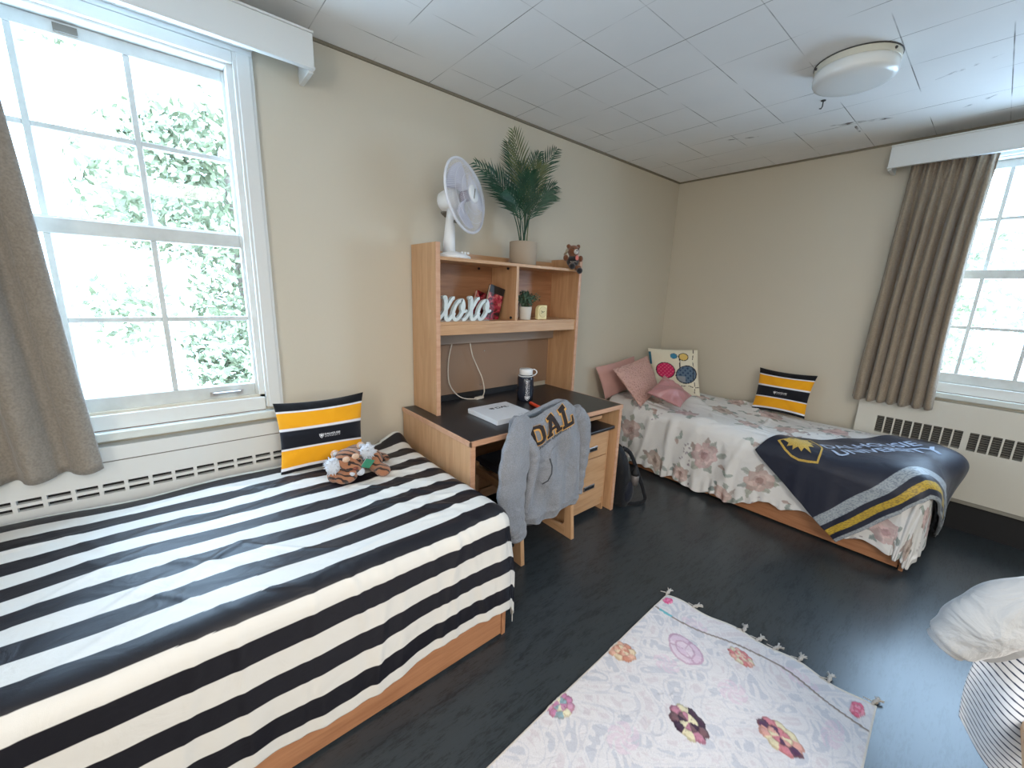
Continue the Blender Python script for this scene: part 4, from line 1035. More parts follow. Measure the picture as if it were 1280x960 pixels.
def clock():
    r = thing('alarm_clock', 'small pale yellow alarm clock on the hutch shelf', 'clock', (1.935, 1.985, 1.28))
    ym = plain('pale_yellow', srgb(238, 222, 166), .4)
    pol = [(.0, 0), (.082, 0), (.082, .092)]+[(.03-.03*math.sin(a), .062+.03*math.cos(a)) for a in [i*PI/2/6 for i in range(7)]]
    obj('case', MB().prism(pol, (0, .03, 0), (1.893, 1.968, 1.282)), ym, r, bevel=.004)
    cx, cz = 1.893+.042, 1.282+.048
    obj('dial', MB().lathe([(.033, 0), (.033, .002), (.030, .0025)], (cx, 1.9675, cz), 32, (0, -1, 0)), plain('dial_cream', srgb(228, 212, 160), .5), r)
    obj('bezel', MB().tube([(cx+.034*math.cos(a), 1.9665, cz+.034*math.sin(a)) for a in [i*2*PI/32 for i in range(32)]], .0018, 6, closed=True), plain('bezel_gold', srgb(200, 184, 130), .4), r, smooth=True)
    obj('hour_hand', MB().obox((cx-.008, 1.964, cz+.003), (.010, 0, -.004), (0, .0006, 0), (.0006, 0, .0014)), M_dark, r)
    obj('minute_hand', MB().obox((cx-.002, 1.9636, cz-.002), (.016, 0, .006), (0, .0006, 0), (-.0004, 0, .001)), M_dark, r)
    obj('feet', MB().box(1.900, 1.912, 1.972, 1.99, 1.2795, 1.283).box(1.955, 1.967, 1.972, 1.99, 1.2795, 1.283), ym, r)
clock()

# ------------------------------------------------------------------ fan
def fan():
    bz = 1.622; r = thing('desk_fan', 'white oscillating table fan on top of the hutch', 'fan', (1.27, 2.06, bz))
    c = Vector((1.285, 2.055, bz))
    # foot: flattened oval plate
    m = MB().lathe([(.085, 0), (.090, .004), (.088, .016), (.06, .030), (.03, .038), (.001, .040)], (0, 0, 0), 40)
    m.v = [(c.x+v[0]*1.15+v[1]*.15, c.y+v[1]*.95-.02, c.z+v[2]) for v in m.v]; obj('foot', m, M_plastic, r, smooth=True)
    for k, dx in enumerate((-.0, .02, .04)): obj('speed_button', MB().lathe([(.006, 0), (.006, .012)], (c.x+dx-.01+.04, c.y-.055, bz+.028), 12), M_plastic, r)
    obj('column', MB().tube([(c.x-.022, c.y, bz+.03), (c.x-.02, c.y, bz+.10), (c.x-.014, c.y, bz+.20), (c.x-.008, c.y, bz+.26)], [.036, .032, .025, .022], 24), M_plastic, r, smooth=True)
    obj('column_slots', MB().box(c.x-.006, c.x-.001, c.y-.027, c.y-.022, bz+.19, bz+.205).box(c.x+.006, c.x+.011, c.y-.026, c.y-.021, bz+.19, bz+.205), M_dark, r)
    H = Vector((c.x+.010, c.y, bz+.315)); ax = Vector((.40, -.88, .16)).normalized(); R = .19
    Q = Vector((0, 0, 1)).rotation_difference(ax).to_matrix()
    G = H+ax*.075       # grille centre
    def P(rad, a, z): return G+Q@Vector((rad*math.cos(a), rad*math.sin(a), z))
    obj('motor_housing', MB().lathe([(.001, -.165), (.035, -.163), (.052, -.150), (.058, -.12), (.060, -.08), (.058, -.045), (.045, -.04)], G, 32, ax), M_plastic, r, smooth=True)
    obj('tilt_joint', MB().box(H.x-.03, H.x+.022, H.y-.024, H.y+.024, H.z-.085, H.z-.03), M_plastic, r, bevel=.008)
    obj('motor_label', MB().obox(G+ax*-.12+Vector((0, 0, -.063)), ax*.030, Q@Vector((0.02, 0, 0)), (0, 0, .004)), M_grille, r)
    wire = plain('wire_white', srgb(226, 228, 236), .4)
    def cage(nm, z0, z1, n, rw):
        m = MB()
        for k in range(n):
            a = 2*PI*k/n; pts = []
            for i in range(9):
                s = i/8; rad = .045+(R-.045)*math.sin(s*PI/2)**.9 if False else .04+(R-.04)*s; z = z0+(z1-z0)*s**3.2; pts.append(P(rad, a+.25*s*(1 if z1 < z0 else -1), z))
            m.tube(pts, rw, 4, cap=False)
        for s in (.42, .72): m.tube([P(.04+(R-.04)*s, a*2*PI/48, z0+(z1-z0)*s**3.2) for a in range(48)], rw*1.2, 5, closed=True)
        return obj(nm, m, wire, r)
    cage('front_grille', .050, .004, 96, .00095); cage('rear_grille', -.048, -.004, 72, .00095)
    obj('grille_rim', MB().tube([P(R, k*2*PI/64, 0) for k in range(64)], .007, 8, closed=True), wire, r, smooth=True)
    obj('centre_cap', MB().lathe([(.046, .046), (.046, .052), (.040, .056), (.001, .057)], G, 36, ax), M_plastic, r, smooth=True)
    obj('cap_mark', MB().obox(P(0, 0, .0575), Q@Vector((.003, .0, 0)), Q@Vector((0, .030, 0)), ax*.0006), M_grille, r)
    obj('hub', MB().lathe([(.028, -.02), (.030, -.01), (.028, .025), (.001, .03)], G, 24, ax), plain('hub_mauve', srgb(150, 138, 152), .4), r, smooth=True)
    bl = plain('blade_translucent', srgb(206, 206, 220), .3)
    for k in range(3):
        a0 = k*2*PI/3+.4; X, Y_, Z = [], [], []
        for i in range(14):
            s = i/13; rad = .026+(.165-.026)*s; row = []
            wd = .35+.75*math.sin(min(1, s*1.15)*PI*.62)*.9
            for j in range(12):
                u = j/11-.5; an = a0+u*wd*1.35+.35*s; p = P(rad, an, .020*u*-2*(1-.3*s)); row.append(p)
            X.append([p.x for p in row]); Y_.append([p.y for p in row]); Z.append([p.z for p in row])
        obj('fan_blade', MB().grid(np.array(X), np.array(Y_), np.array(Z)), bl, r, smooth=True, solid=.0015)
    obj('power_cable', MB().tube([(c.x+.08, c.y+.02, bz+.006), (c.x+.14, c.y+.06, bz+.004), (c.x+.2, c.y-.01, bz+.004), (c.x+.24, c.y+.03, bz+.004), (c.x+.27, c.y+.07, bz+.004)], .003, 6), plain('cable_tan', srgb(200, 170, 150), .5), r, smooth=True)
fan()

# ------------------------------------------------------------------ palm on the hutch
def palm():
    c = Vector((1.812, 2.05, 1.622)); r = thing('potted_palm', 'green palm plant in a round grey-beige pot on top of the hutch', 'plant', c)
    obj('pot', MB().lathe([(.080, 0), (.086, .004), (.088, .07), (.088, .140), (.085, .143), (.080, .143), (.078, .12)], c, 48), plain('pot_taupe', srgb(172, 156, 138), .8, nscale=60, bstr=.08), r, smooth=True)
    obj('soil', MB().lathe([(.080, .118), (.001, .126)], c, 24, cap=False), plain('soil', srgb(60, 48, 40), .9), r)
    lm = plain('palm_green', srgb(36, 78, 56), .5, nscale=12, vary=.35); lm2 = plain('palm_olive', srgb(92, 104, 62), .5, nscale=12, vary=.3)
    rg = random.Random(8)
    # tip (dx, dy, dz from the pot top), bend
    fr = [((-.36, -.02, .40), .10, lm), ((-.16, -.05, .60), .03, lm2), ((-.10, .03, .56), .03, lm), ((.04, -.06, .46), 0, lm2), ((.115, .02, .56), -.03, lm), ((.225, -.02, .60), -.05, lm), ((.205, -.05, .38), -.06, lm), ((-.20, -.07, .28), .05, lm), ((.02, .08, .50), 0, lm), ((.12, -.10, .30), -.03, lm), ((-.08, -.12, .38), .02, lm), ((-.24, .04, .40), .05, lm)]
    for (tip, bend, mt) in fr:
        b0 = c+Vector((rg.uniform(-.02, .02), rg.uniform(-.02, .02), .12)); T = b0+Vector(tip); pts = []
        mid = b0.lerp(T, .45)+Vector((-tip[0]*.32, -tip[1]*.3, .11))
        for i in range(25):
            s = i/24; pts.append(b0*(1-s)**2+mid*2*s*(1-s)+T*s*s)
        m = MB(); m.tube(pts, [.0042*(1-.8*i/24) for i in range(25)], 6)
        side0 = Vector((0, 1, 0)) if abs(tip[1]) > .09 else Vector((1, 0, 0))
        for i in range(9, 25):
            for sub_ in (0, .52):
                s = min(1, (i+sub_)/24); p = pts[i]; t = (pts[min(i+1, 24)]-pts[i-1]).normalized(); vdir = Vector((.62, .78, 0)); sd = t.cross(vdir).normalized()
                env = math.sin(PI*min(1, (s-.33)/.85+.12))**.6; L = .18*env*(1-.30*s)
                for q in (-1, 1):
                    d = (t*(.70+.5*s)+sd*q*(.95-.4*s)+vdir*rg.uniform(-.25, .25)).normalized(); L2 = L*rg.uniform(.8, 1.1); tipp = p+d*L2+Vector((0, 0, -.012)); n_ = d.cross(vdir).normalized()*.0040
                    mp = p+d*L2*.4+Vector((0, 0, .004)); m.add([p-n_*.3, p+n_*.3, mp+n_, tipp, mp-n_], [(0, 1, 2, 3, 4)])
        obj('frond', m, mt, r)
palm()

# ------------------------------------------------------------------ plush toys
def remesh(o, vox, smooth_it=4):
    md = o.modifiers.new('fuse', 'REMESH'); md.mode = 'VOXEL'; md.voxel_size = vox; md.use_smooth_shade = True
    if smooth_it: sm = o.modifiers.new('soften', 'SMOOTH'); sm.iterations = smooth_it; sm.factor = .5
def rotz(a, b=0, c=0): return (Matrix.Rotation(a, 3, 'Z')@Matrix.Rotation(b, 3, 'Y')@Matrix.Rotation(c, 3, 'X'))
def fur(name, c, c2=None, stripes=0, sc=1):
    m, t, b = nt(name); b.inputs['Roughness'].default_value = .95; b.inputs['Sheen Weight'].default_value = .4
    n = N(t, 'ShaderNodeTexNoise', Scale=260.0, Detail=3.0); t.links.new(coords(t), n.inputs['Vector']); bump(t, b, n.outputs[0], .8, .004)
    if stripes:
        w_ = N(t, 'ShaderNodeTexWave', Scale=float(stripes), Distortion=5.0, Detail=2.0); w_.inputs['Detail Scale'].default_value = 1.2; w_.bands_direction = 'X' if sc == 1 else 'DIAGONAL'; t.links.new(coords(t), w_.inputs['Vector'])
        t.links.new(ramp(t, w_.outputs[1], [(.0, c2), (.22, c2), (.32, c), (1, c)]), b.inputs['Base Color'])
    else: t.links.new(ramp(t, n.outputs[0], [(.3, tuple(x*.75 for x in c)), (.7, c)]), b.inputs['Base Color'])
    return m
def tiger():
    z = .592; r = thing('plush_tiger', 'striped orange plush tiger lying curled on the striped bedspread', 'plush toy', (.58, 1.79, z))
    org = fur('tiger_fur', srgb(166, 112, 80), srgb(52, 34, 28), 15, 2); wf = fur('tiger_white', srgb(216, 222, 232)); pk = fur('tiger_cream', srgb(224, 188, 160)); bk = plain('plush_black', srgb(20, 18, 20), .5)
    b = MB()
    b.ball((.64, 1.87, z+.055), (.075, .095, .058))                    # body lying behind
    b.ball((.685, 1.775, z+.060), (.036, .036, .058)); b.ball((.70, 1.725, z+.028), (.036, .045, .028))   # right front leg, bent down
    b.ball((.54, 1.74, z+.030), (.050, .030, .030)); b.ball((.500, 1.775, z+.035), (.03, .035, .032))     # left front paw under the chin
    b.ball((.715, 1.90, z+.035), (.04, .05, .035))
    b.ball((.565, 1.785, z+.088), (.066, .056, .056))                  # head
    b.ball((.575, 1.74, z+.068), (.038, .030, .030))                   # muzzle
    b.ball((.600, 1.82, z+.07), (.06, .06, .05))
    o = obj('body', b, org, r, smooth=True); remesh(o, .005)
    for (p, q) in (((.495, 1.765, z+.085), (.034, .024, .038)), ((.648, 1.765, z+.118), (.034, .026, .036))):
        m = MB(); rg = random.Random(int(p[0]*1000)); m.ball(p, q, 16, 10)
        for _ in range(60):
            d = Vector((rg.gauss(0, 1), rg.gauss(0, 1), rg.gauss(0, 1))).normalized(); a = Vector(p)+Vector((d.x*q[0], d.y*q[1], d.z*q[2]))*.9; m.lathe([(.005, 0), (.0005, .014)], a, 5, d, cap=False)
        obj('cheek_fluff', m, wf, r, smooth=True)
    for p in ((.515, 1.80, z+.128), (.63, 1.80, z+.142)):
        e = obj('ear', MB().ball(p, (.018, .008, .016), 14, 8), pk, r, smooth=True); obj('ear_lining', MB().ball((p[0], p[1]-.006, p[2]), (.011, .004, .010), 10, 6), wf, e, smooth=True)
    obj('brow', MB().ball((.545, 1.742, z+.112), (.017, .013, .013), 12, 8).ball((.585, 1.740, z+.118), (.017, .013, .013), 12, 8), pk, r, smooth=True)
    obj('nose', MB().ball((.573, 1.713, z+.072), (.013, .007, .009), 12, 8), plain('nose_brown', srgb(120, 62, 46), .5), r, smooth=True)
    obj('chin', MB().ball((.600, 1.728, z+.045), (.020, .016, .018), 12, 8).ball((.560, 1.724, z+.048), (.014, .012, .014), 12, 8), wf, r, smooth=True)
    for p in ((.552, 1.728, z+.093), (.600, 1.730, z+.098)): obj('eye', MB().ball(p, .006, 10, 8), bk, r, smooth=True)
    m = MB(); m.tube([(.70, 1.93, z+.03), (.75, 1.92, z+.03), (.775, 1.87, z+.03), (.765, 1.82, z+.035)], [.014, .014, .013, .012], 12); obj('tail', m, org, r, smooth=True)
    tg = obj('hang_tag', MB().obox((.632, 1.722, z+.078), (.020, .003, -.010), (.012, -.004, .018), (.0, .0008, .0003)), plain('tag_green', srgb(60, 140, 112), .5), r)
    obj('tag_panel', MB().obox((.618, 1.7215, z+.086), (.006, .001, -.003), (.009, -.003, .014), (.0, .0014, .0003)), plain('tag_pale', srgb(196, 214, 206), .5), tg)
tiger()
def bear():
    z = 1.622; c = Vector((2.235, 1.985, z)); r = thing('plush_bear', 'small brown plush bear in a black shirt at the right end of the hutch top', 'plush toy', c)
    br = fur('bear_fur', srgb(128, 78, 48)); bk = fur('bear_shirt', srgb(26, 22, 26)); cr = fur('bear_cream', srgb(206, 190, 156))
    fwd = Vector((-.55, -.83, 0)); sd = Vector((.83, -.55, 0)); c = Vector((2.205, 1.975, z))
    A = lambda s, f, h: c+sd*s+fwd*f+Vector((0, 0, h))
    k = 1.15
    b = MB(); b.ball(A(0, 0, .050), (.038, .034, .05)); b.ball(A(0, .008, .118), .040)
    b.ball(A(-.034, .0, .150), .015); b.ball(A(.034, .0, .150), .015)
    b.ball(A(-.052, .012, .072), (.018, .018, .022)); b.ball(A(.052, .012, .070), (.018, .018, .022))
    b.ball(A(-.012, .040, .020), (.021, .026, .021)); b.ball(A(.030, .045, .006), (.020, .024, .022))
    o = obj('body', b, br, r, smooth=True); remesh(o, .004, 3)
    obj('shirt', MB().ball(A(0, .004, .052), (.043, .042, .040), 24, 14), bk, r, smooth=True)
    obj('shoe', MB().ball(A(-.016, .066, .016), (.021, .019, .021), 16, 10), bk, r, smooth=True); obj('shoe', MB().ball(A(.036, .068, -.012), (.021, .019, .021), 16, 10), bk, r, smooth=True)
    obj('muzzle', MB().ball(A(.010, .044, .112), (.019, .014, .017), 16, 10), fur('bear_white', srgb(230, 226, 220)), r, smooth=True)
    obj('nose', MB().ball(A(.011, .059, .117), (.005, .004, .004), 8, 6), M_dark, r, smooth=True)
    for s in (-.012, .026): obj('eye', MB().ball(A(s, .044, .132), .004, 8, 6), M_dark, r, smooth=True)
    obj('heart', MB().ball(A(.017, .050, .072), (.015, .008, .017), 14, 10), plain('heart_pink', srgb(226, 130, 120), .6), r, smooth=True)
    obj('hat', MB().lathe([(.052, 0), (.050, .006), (.030, .008), (.024, .020), (.001, .022)], A(-.014, -.028, .125), 28, Vector((-.4, .5, .9))), cr, r, smooth=True)
    q = Vector(A(0, .050, .055)); v, fa = text_mesh('ROOTS', 1, .02)
    decal('lettering', fit(v, -.026, .022, -.005, .005), fa, lambda u, w_: tuple(A(u, .0435*math.sqrt(max(0, 1-(u/.046)**2))+.003, .046+w_)), plain('shirt_print', srgb(170, 160, 150), .8), r, .008)
bear()

# ------------------------------------------------------------------ backpack beside the desk
def backpack():
    r = thing('backpack', 'black backpack on the floor leaning against the desk side', 'bag', (2.36, 1.62, 0))
    nm = cloth('black_nylon', srgb(24, 25, 29), .55, 300, wr=.012, wscale=9); nv = cloth('navy_nylon', srgb(30, 33, 44), .5, 300, wr=.010, wscale=8)
    m = MB(); sec = []
    for i in range(26):
        s = i/25; z = .005+.43*s; wy = .155*(1-max(0, s-.55)**1.7*1.9); wx = .085*(1-.55*s**1.5)*(1 if s > .04 else .8); cx = 2.345-.03*s; row = []
        for k in range(36):
            a = 2*PI*k/36; ca, sa = math.cos(a), math.sin(a); e = .62
            row.append((cx+wx*math.copysign(abs(ca)**e, ca), 1.60+wy*math.copysign(abs(sa)**e, sa), z+.004*math.sin(a*5+s*9)))
        sec.append(row)
    G = np.array(sec); G = np.concatenate([G, G[:, :1]], 1); m.grid(G[..., 0], G[..., 1], G[..., 2]); n = G.shape[1]; nv_ = len(m.v); m.f.append(tuple(range(nv_-n, nv_-1))); m.f.append(tuple(range(n-1))[::-1])
    obj('main_compartment', m, nm, r, smooth=True, sub=1)
    obj('front_pocket', MB().ball((2.405, 1.58, .13), (.045, .115, .115), 24, 14), nv, r, smooth=True)
    obj('side_pocket', MB().ball((2.36, 1.455, .11), (.05, .03, .09), 20, 12), nv, r, smooth=True)
    def strap(P, w_):
        P = [Vector(p) for p in P]; o = []
        for k in range(len(P)-1):
            p0, p1, p2, p3 = P[max(k-1, 0)], P[k], P[k+1], P[min(k+2, len(P)-1)]
            for i in range(8): s = i/8; o.append(.5*((2*p1)+(p2-p0)*s+(2*p0-5*p1+4*p2-p3)*s*s+(3*p1-p0-3*p2+p3)*s**3))
        o.append(P[-1]); return MB().tube(o, 0, 10, flat=[(w_, .006)]*len(o), up=(0, 1, 0))
    obj('shoulder_strap', strap([(2.34, 1.52, .42), (2.42, 1.50, .36), (2.46, 1.44, .20), (2.49, 1.41, .09), (2.50, 1.40, .02), (2.42, 1.42, .012), (2.36, 1.45, .02)], .016), nm, r, smooth=True)
    obj('shoulder_strap', strap([(2.33, 1.66, .42), (2.43, 1.66, .34), (2.46, 1.66, .18), (2.43, 1.66, .05), (2.38, 1.64, .02)], .016), nm, r, smooth=True)
    obj('grab_handle', strap([(2.32, 1.57, .425), (2.32, 1.58, .455), (2.32, 1.62, .455), (2.32, 1.63, .425)], .008), nm, r, smooth=True)
    q = (2.405, 1.455, .0)
    t = thing('travel_mug', 'dark travel mug tucked in the side pocket of the black backpack', 'mug', (2.40, 1.45, .14))
    obj('mug_body', MB().lathe([(.022, .16), (.027, .20), (.027, .235)], (2.395, 1.432, 0), 20), plain('mug_grey', srgb(110, 104, 102), .4), t, smooth=True)
    obj('mug_lid', MB().lathe([(.028, .235), (.028, .255), (.018, .275), (.010, .30), (.001, .302)], (2.395, 1.432, 0), 20), M_dark, t, smooth=True)
backpack()

# ------------------------------------------------------------------ rug
def rug():
    o0 = np.array([1.756, .807]); ey = np.array([.076, -.789]); ex = np.array([-1.145, -.045]); ex = ex/np.linalg.norm(ex); W = np.linalg.norm(ey); ey = ey/W; L = 1.62
    a = np.linspace(0, L, 400); b = np.linspace(0, W, 210); A, Bm = np.meshgrid(a, b, indexing='ij')
    def pos(A, Bm):
        bow = .022*np.sin(Bm/W*PI)*np.exp(-A/.25)+.010*np.sin(Bm*26)*np.exp(-A/.08)
        u = A-bow; return o0[0]+ex[0]*u+ey[0]*Bm, o0[1]+ex[1]*u+ey[1]*Bm
    X, Y = pos(A, Bm); Z = .010+.002*np.sin(A*9+Bm*4)+.0015*np.sin(Bm*17+A*3)
    c = np.zeros(A.shape+(3,)); c[:] = srgb(218, 214, 216)
    # vine print
    f1 = np.sin(A*31+3*np.sin(Bm*19+A*7))*np.sin(Bm*29+3*np.sin(A*17)); f2 = np.sin(A*67+4*np.sin(Bm*33))*np.sin(Bm*61+3*np.sin(A*41))
    k = ((f1 > .35) & (f2 > -.35)); c[k] = srgb(196, 196, 204)
    k = ((f1 < -.55) & (f2 > .0)); c[k] = srgb(210, 202, 206)
    k = (np.abs(f1) < .06); c[k] = srgb(204, 202, 208)
    rg = random.Random(3)
    def blob(ca, cb, ra, rb, ang, cols, lobes, h, ring_=None):
        nonlocal Z
        u = (A-ca)*math.cos(ang)+(Bm-cb)*math.sin(ang); v = -(A-ca)*math.sin(ang)+(Bm-cb)*math.cos(ang)
        th = np.arctan2(v/rb, u/ra); rr = np.hypot(u/ra, v/rb); ed = .88+.12*np.abs(np.sin(th*lobes/2+1))
        mk = rr < ed; seg = np.floor((th+PI)/(2*PI)*lobes).astype(int) % len(cols); seg2 = (seg+(rr < .5)) % len(cols)
        C = np.array(cols)[seg2]; c[mk] = C[mk]
        dk = mk & ((rr > ed*.88) | (np.abs(np.sin(th*lobes/2+1)) < .14) | (np.abs(rr-.5) < .05)); c[dk] = c[dk]*.62+np.array(ring_ or srgb(150, 110, 90))*.25
        Z = Z+np.where(mk, h*(.5+.5*np.abs(np.sin(th*lobes/2+1)))*np.clip((ed-rr)*5, 0, 1), 0)
    def P2ab(x, y): d = np.array([x, y])-o0; return float(d@ex), float(d@ey)
    peach = [srgb(216, 170, 150), srgb(220, 200, 170), srgb(200, 140, 120)]; pink = [srgb(210, 188, 206), srgb(216, 200, 212)]; red = [srgb(206, 128, 132), srgb(220, 172, 162), srgb(214, 206, 180)]
    purp = [srgb(190, 130, 165), srgb(140, 166, 176), srgb(224, 218, 190), srgb(200, 150, 176)]; darkf = [srgb(70, 50, 70), srgb(224, 214, 180), srgb(190, 130, 150), srgb(120, 90, 96)]
    for (x, y, ra, rb, an, col, lb, h, rc) in ((1.294, .724, .050, .062, .2, peach, 9, .006, None), (1.499, .572, .060, .085, -.5, pink, 3, .003, srgb(170, 90, 140)), (1.63, .412, .036, .055, -.3, red, 10, .006, None),
        (.926, .705, .055, .050, 0, purp, 9, .006, None), (1.21, .396, .055, .075, -.4, darkf, 9, .006, srgb(30, 20, 40)), (1.40, .185, .055, .075, -.3, [srgb(222, 210, 176), srgb(206, 130, 140), srgb(90, 60, 90), srgb(214, 160, 150)], 9, .006, None),
        (.95, .25, .055, .06, .3, peach, 9, .006, None), (.70, .55, .05, .05, .3, red, 9, .006, None), (.55, .2, .05, .06, 0, purp, 9, .006, None), (1.71, .775, .026, .022, 0, [srgb(214, 80, 140), srgb(230, 130, 170)], 5, .005, None),
        (1.72, .055, .04, .022, 0, [srgb(222, 110, 140), srgb(230, 150, 170)], 5, .005, None), (.63, .745, .03, .02, 0, [srgb(200, 60, 90)], 5, .005, None)):
        blob(*P2ab(x, y), ra, rb, an, col, lb, h, rc)
    for (x, y, ra, rb) in ((1.66, .62, .032, .055), (1.70, .23, .032, .065), (1.38, .58, .04, .05), (1.45, .36, .05, .05), (1.0, .5, .06, .05), (1.55, .08, .07, .03)):
        ca, cb = P2ab(x, y); rr = np.hypot((A-ca)/ra, (Bm-cb)/rb); mk = (rr < 1) & (np.sin(rr*9+np.arctan2(A-ca, Bm-cb)*6) > -.6); c[mk] = c[mk]*.55+np.array(srgb(218, 190, 206))*.45
    # stitched line along the fringe end
    line = .105+.030*np.sin(Bm/W*2*PI*1.1+.6); d = np.abs(A-line); mk = d < .0045; c[mk] = srgb(140, 128, 122); Z = Z+np.where(mk, .002, 0)
    mk = (d < .007) & (Bm < .09) & (Bm > .03); c[mk] = srgb(110, 180, 190)
    mk = (A < .01) | (Bm < .006) | (Bm > W-.006); c[mk] = srgb(214, 206, 196)
    r = thing('area_rug', 'pale rug with embroidered flowers and a tasselled end on the dark floor', 'rug', (1.2, .4, 0))
    m = MB().grid(X, Y, Z); o = obj('pile', m, cloth('rug_cotton', None, .95, 380, wr=.006, wscale=18, sheen=.2, vary=.12), r, smooth=True, col=c.reshape(-1, 3))
    md = o.modifiers.new('thickness', 'SOLIDIFY'); md.thickness = .008; md.offset = -1
    tm = cloth('tassel_cotton', srgb(198, 192, 186), .95, 300, vary=.3)
    for k, s in enumerate((.0, .16, .43, .50, .58, .69, .82, .985)):
        m = MB(); x, y = [float(q) for q in pos(np.array(0.0), np.array(s*W))]; p = Vector((x, y, .012)); rr = random.Random(k)
        d = Vector((1, rr.uniform(-.5, .2), 0)).normalized(); n = Vector((-d.y, d.x, 0))
        m.tube([p-d*.005, p+d*.012+Vector((0, 0, .004)), p+d*.020], [.004, .006, .005], 8); m.ball(p+d*.018, .0085, 10, 8)
        for q in range(9):
            e = (d+n*rr.uniform(-.9, .9)).normalized(); m.tube([p+d*.018, p+d*.026+e*.008+Vector((0, 0, rr.uniform(0, .006))), p+d*.026+e*.024+Vector((0, 0, rr.uniform(-.006, .006)))], [.0035, .003, .0018], 6)
        m.tube([p+n*.03-d*.003, p+n*.012+d*.006, p+d*.014], .0022, 6)
        obj('tassel', m, tm, r, smooth=True)
rug()

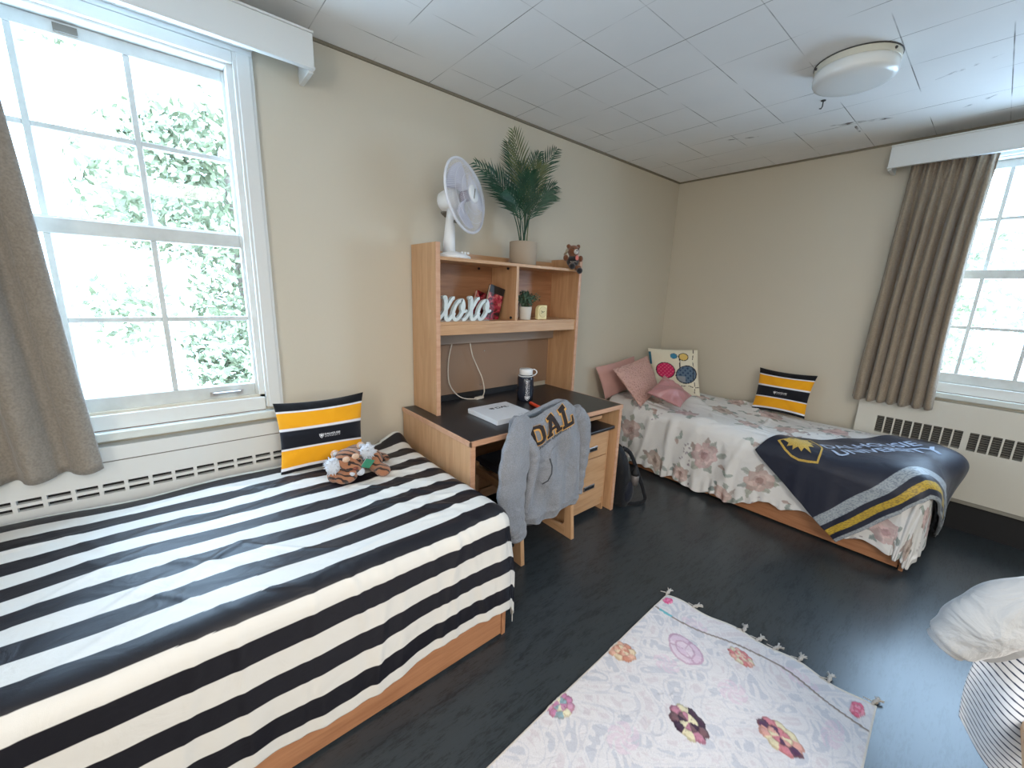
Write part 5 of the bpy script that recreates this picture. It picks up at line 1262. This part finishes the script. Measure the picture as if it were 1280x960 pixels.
# ------------------------------------------------------------------ chair with clothes in the right foreground
def near_clothes():
    ch = make_chair('wooden armchair at the right edge with a striped shirt hung over its back', (1.36, -.47, 0), PI/2, .86)
    ch.name = 'side_chair'; bpy.context.view_layer.update(); WP[ch] = Vector((0, 0, 0))
    for s_ in (-1, 1):
        x0, x1 = (.225, .285) if s_ > 0 else (-.285, -.225)
        obj('armrest', MB().box(x0, x1, .045, .38, .618, .648), M_woody, ch, bevel=.008); obj('arm_post', MB().box(x0+.015, x1-.02, .32, .36, .0, .618), M_woodz, ch, bevel=.004)
    r = thing('shirt', 'white shirt with thin navy stripes hanging from the chair at the right edge', 'shirt', (1.29, -.35, .5))
    n, k = 90, 150; V, U = np.meshgrid(np.linspace(0, 1, n), np.linspace(0, 1, k), indexing='ij')
    Y = -.115-.0*V-(U*.50); hem = .535-.10*np.clip(U/.25, 0, 1)**.8-.02*np.sin(U*7)
    Y = Y+.015*V*(1-U)*np.sin(V*3); Z = .86-(.86-hem)*V-.02*U
    X = 1.285+.012*np.sin(U*22+V*3)+.016*np.sin(U*9-V*5)-.03*V*np.exp(-U*5)+.020*np.exp(-((U-.02)/.06)**2)-.02*np.sin(V*2.2)
    Zs = Z+.045*np.sin(U*5+.6)*(V-.2)-.10*U*V
    m = MB().grid(X, Y, Zs)
    nb = MB(); 
    tcol = (Zs+.015*np.sin(U*6)*1-.0*U)/.0155; c = np.where((np.mod(tcol, 1) < .24)[..., None], np.array(srgb(40, 50, 74)), np.array(srgb(206, 210, 216)))
    # denser print rows than the base grid
    n, k = 420, 150; V, U = np.meshgrid(np.linspace(0, 1, n), np.linspace(0, 1, k), indexing='ij')
    hem = .535-.10*np.clip(U/.25, 0, 1)**.8-.02*np.sin(U*7); Y = -.115-(U*.50)+.015*V*(1-U)*np.sin(V*3); Z = .86-(.86-hem)*V-.02*U
    X = 1.285+.012*np.sin(U*22+V*3)+.016*np.sin(U*9-V*5)-.03*V*np.exp(-U*5)+.020*np.exp(-((U-.02)/.06)**2)-.02*np.sin(V*2.2)
    Zs = Z+.030*np.sin(U*5+.6)*(V-.2)-.06*U*V
    tc = V*27+.35*np.sin(U*7); c = np.where((np.mod(tc, 1) < .22)[..., None], np.array(srgb(46, 56, 80)), np.array(srgb(206, 210, 216)))
    obj('cloth', MB().grid(X, Y, Zs), cloth('striped_jersey', None, .9, 400, wr=.004, wscale=10), r, smooth=True, col=c.reshape(-1, 3), solid=.004)
    j = thing('jacket', 'pale grey fleece jacket slung over the chair at the right edge', 'jacket', (1.25, -.3, .7))
    fm = cloth('fleece_pale', srgb(160, 163, 166), .95, 200, wr=.022, wscale=9, sheen=.4)
    def spl(P, n=8):
        P = [Vector(p) for p in P]; o = []
        for kk in range(len(P)-1):
            p0, p1, p2, p3 = P[max(kk-1, 0)], P[kk], P[kk+1], P[min(kk+2, len(P)-1)]
            for i in range(n): s = i/n; o.append(.5*((2*p1)+(p2-p0)*s+(2*p0-5*p1+4*p2-p3)*s*s+(3*p1-p0-3*p2+p3)*s**3))
        return o+[P[-1]]
    P = spl([(1.22, -.062, .742), (1.222, -.08, .775), (1.23, -.105, .82), (1.25, -.15, .868), (1.275, -.24, .905), (1.29, -.40, .915), (1.30, -.60, .90)])
    nn = len(P); fl = []
    for i in range(nn):
        s = i/(nn-1); w_ = np.interp(s, [0, .05, .2, .45, 1], [.030, .042, .052, .062, .07])*(1+.02*math.sin(i*.7)); d = np.interp(s, [0, .05, .2, 1], [.028, .036, .042, .05])*(1+.04*math.sin(i*.5+1)); fl.append((w_, d))
    obj('sleeve', MB().tube(P, 0, 36, flat=fl, up=(1, 0, .2)), fm, j, smooth=True)
    n, k = 40, 60; V, U = np.meshgrid(np.linspace(0, 1, n), np.linspace(0, 1, k), indexing='ij')
    X = 1.235+.018*np.sin(U*12+V*2)+.01*np.sin(V*7); Y = -.09-U*.45; Z = .875-(.05+.11*np.exp(-((U-.06)/.12)**2)-.05*U)*V+.01*np.sin(U*9)
    obj('body_panel', MB().grid(X, Y, Z), fm, j, smooth=True, solid=.012)
    obj('cuff', MB().tube(spl([(1.2195, -.058, .734), (1.221, -.068, .754)], 4), 0, 30, flat=[(.034, .031)]*5, up=(1, 0, .2)), fm, j, smooth=True)
near_clothes()

# ------------------------------------------------------------------ trees outside
def tree(x, y, zc, R, n, label, seed):
    r = thing('tree', label, 'tree', (x, y, -3), group=None)
    rg = random.Random(seed); m = MB()
    for q in range(26):
        d = Vector((rg.gauss(0, .5), rg.gauss(0, .5), rg.gauss(0, .5))); p = (x+d.x*R[0], y+d.y*R[1], zc+d.z*R[2]); leafcloud(m, p, (R[0]*.32, R[1]*.32, R[2]*.28), n//26, .16, rg, 0)
    lf, t, b = nt('leaf_green'); b.inputs['Base Color'].default_value = (*srgb(108, 112, 84), 1); b.inputs['Roughness'].default_value = .7
    obj('foliage', m, lf, r)
    obj('trunk', MB().tube([(x+.9, y+1.2, -3), (x+.1, y, zc-.5), (x, y+.1, zc+R[2]*.5)], [.18, .12, .05], 10), plain('bark', srgb(110, 96, 84), .9), r, smooth=True)
tree(1.05, 8.5, 1.9, (2.0, 1.3, 2.6), 7000, 'leafy tree outside the near window', 3)
tree(11.0, -.2, .1, (1.6, 2.4, 2.2), 5000, 'leafy tree outside the far window', 4)
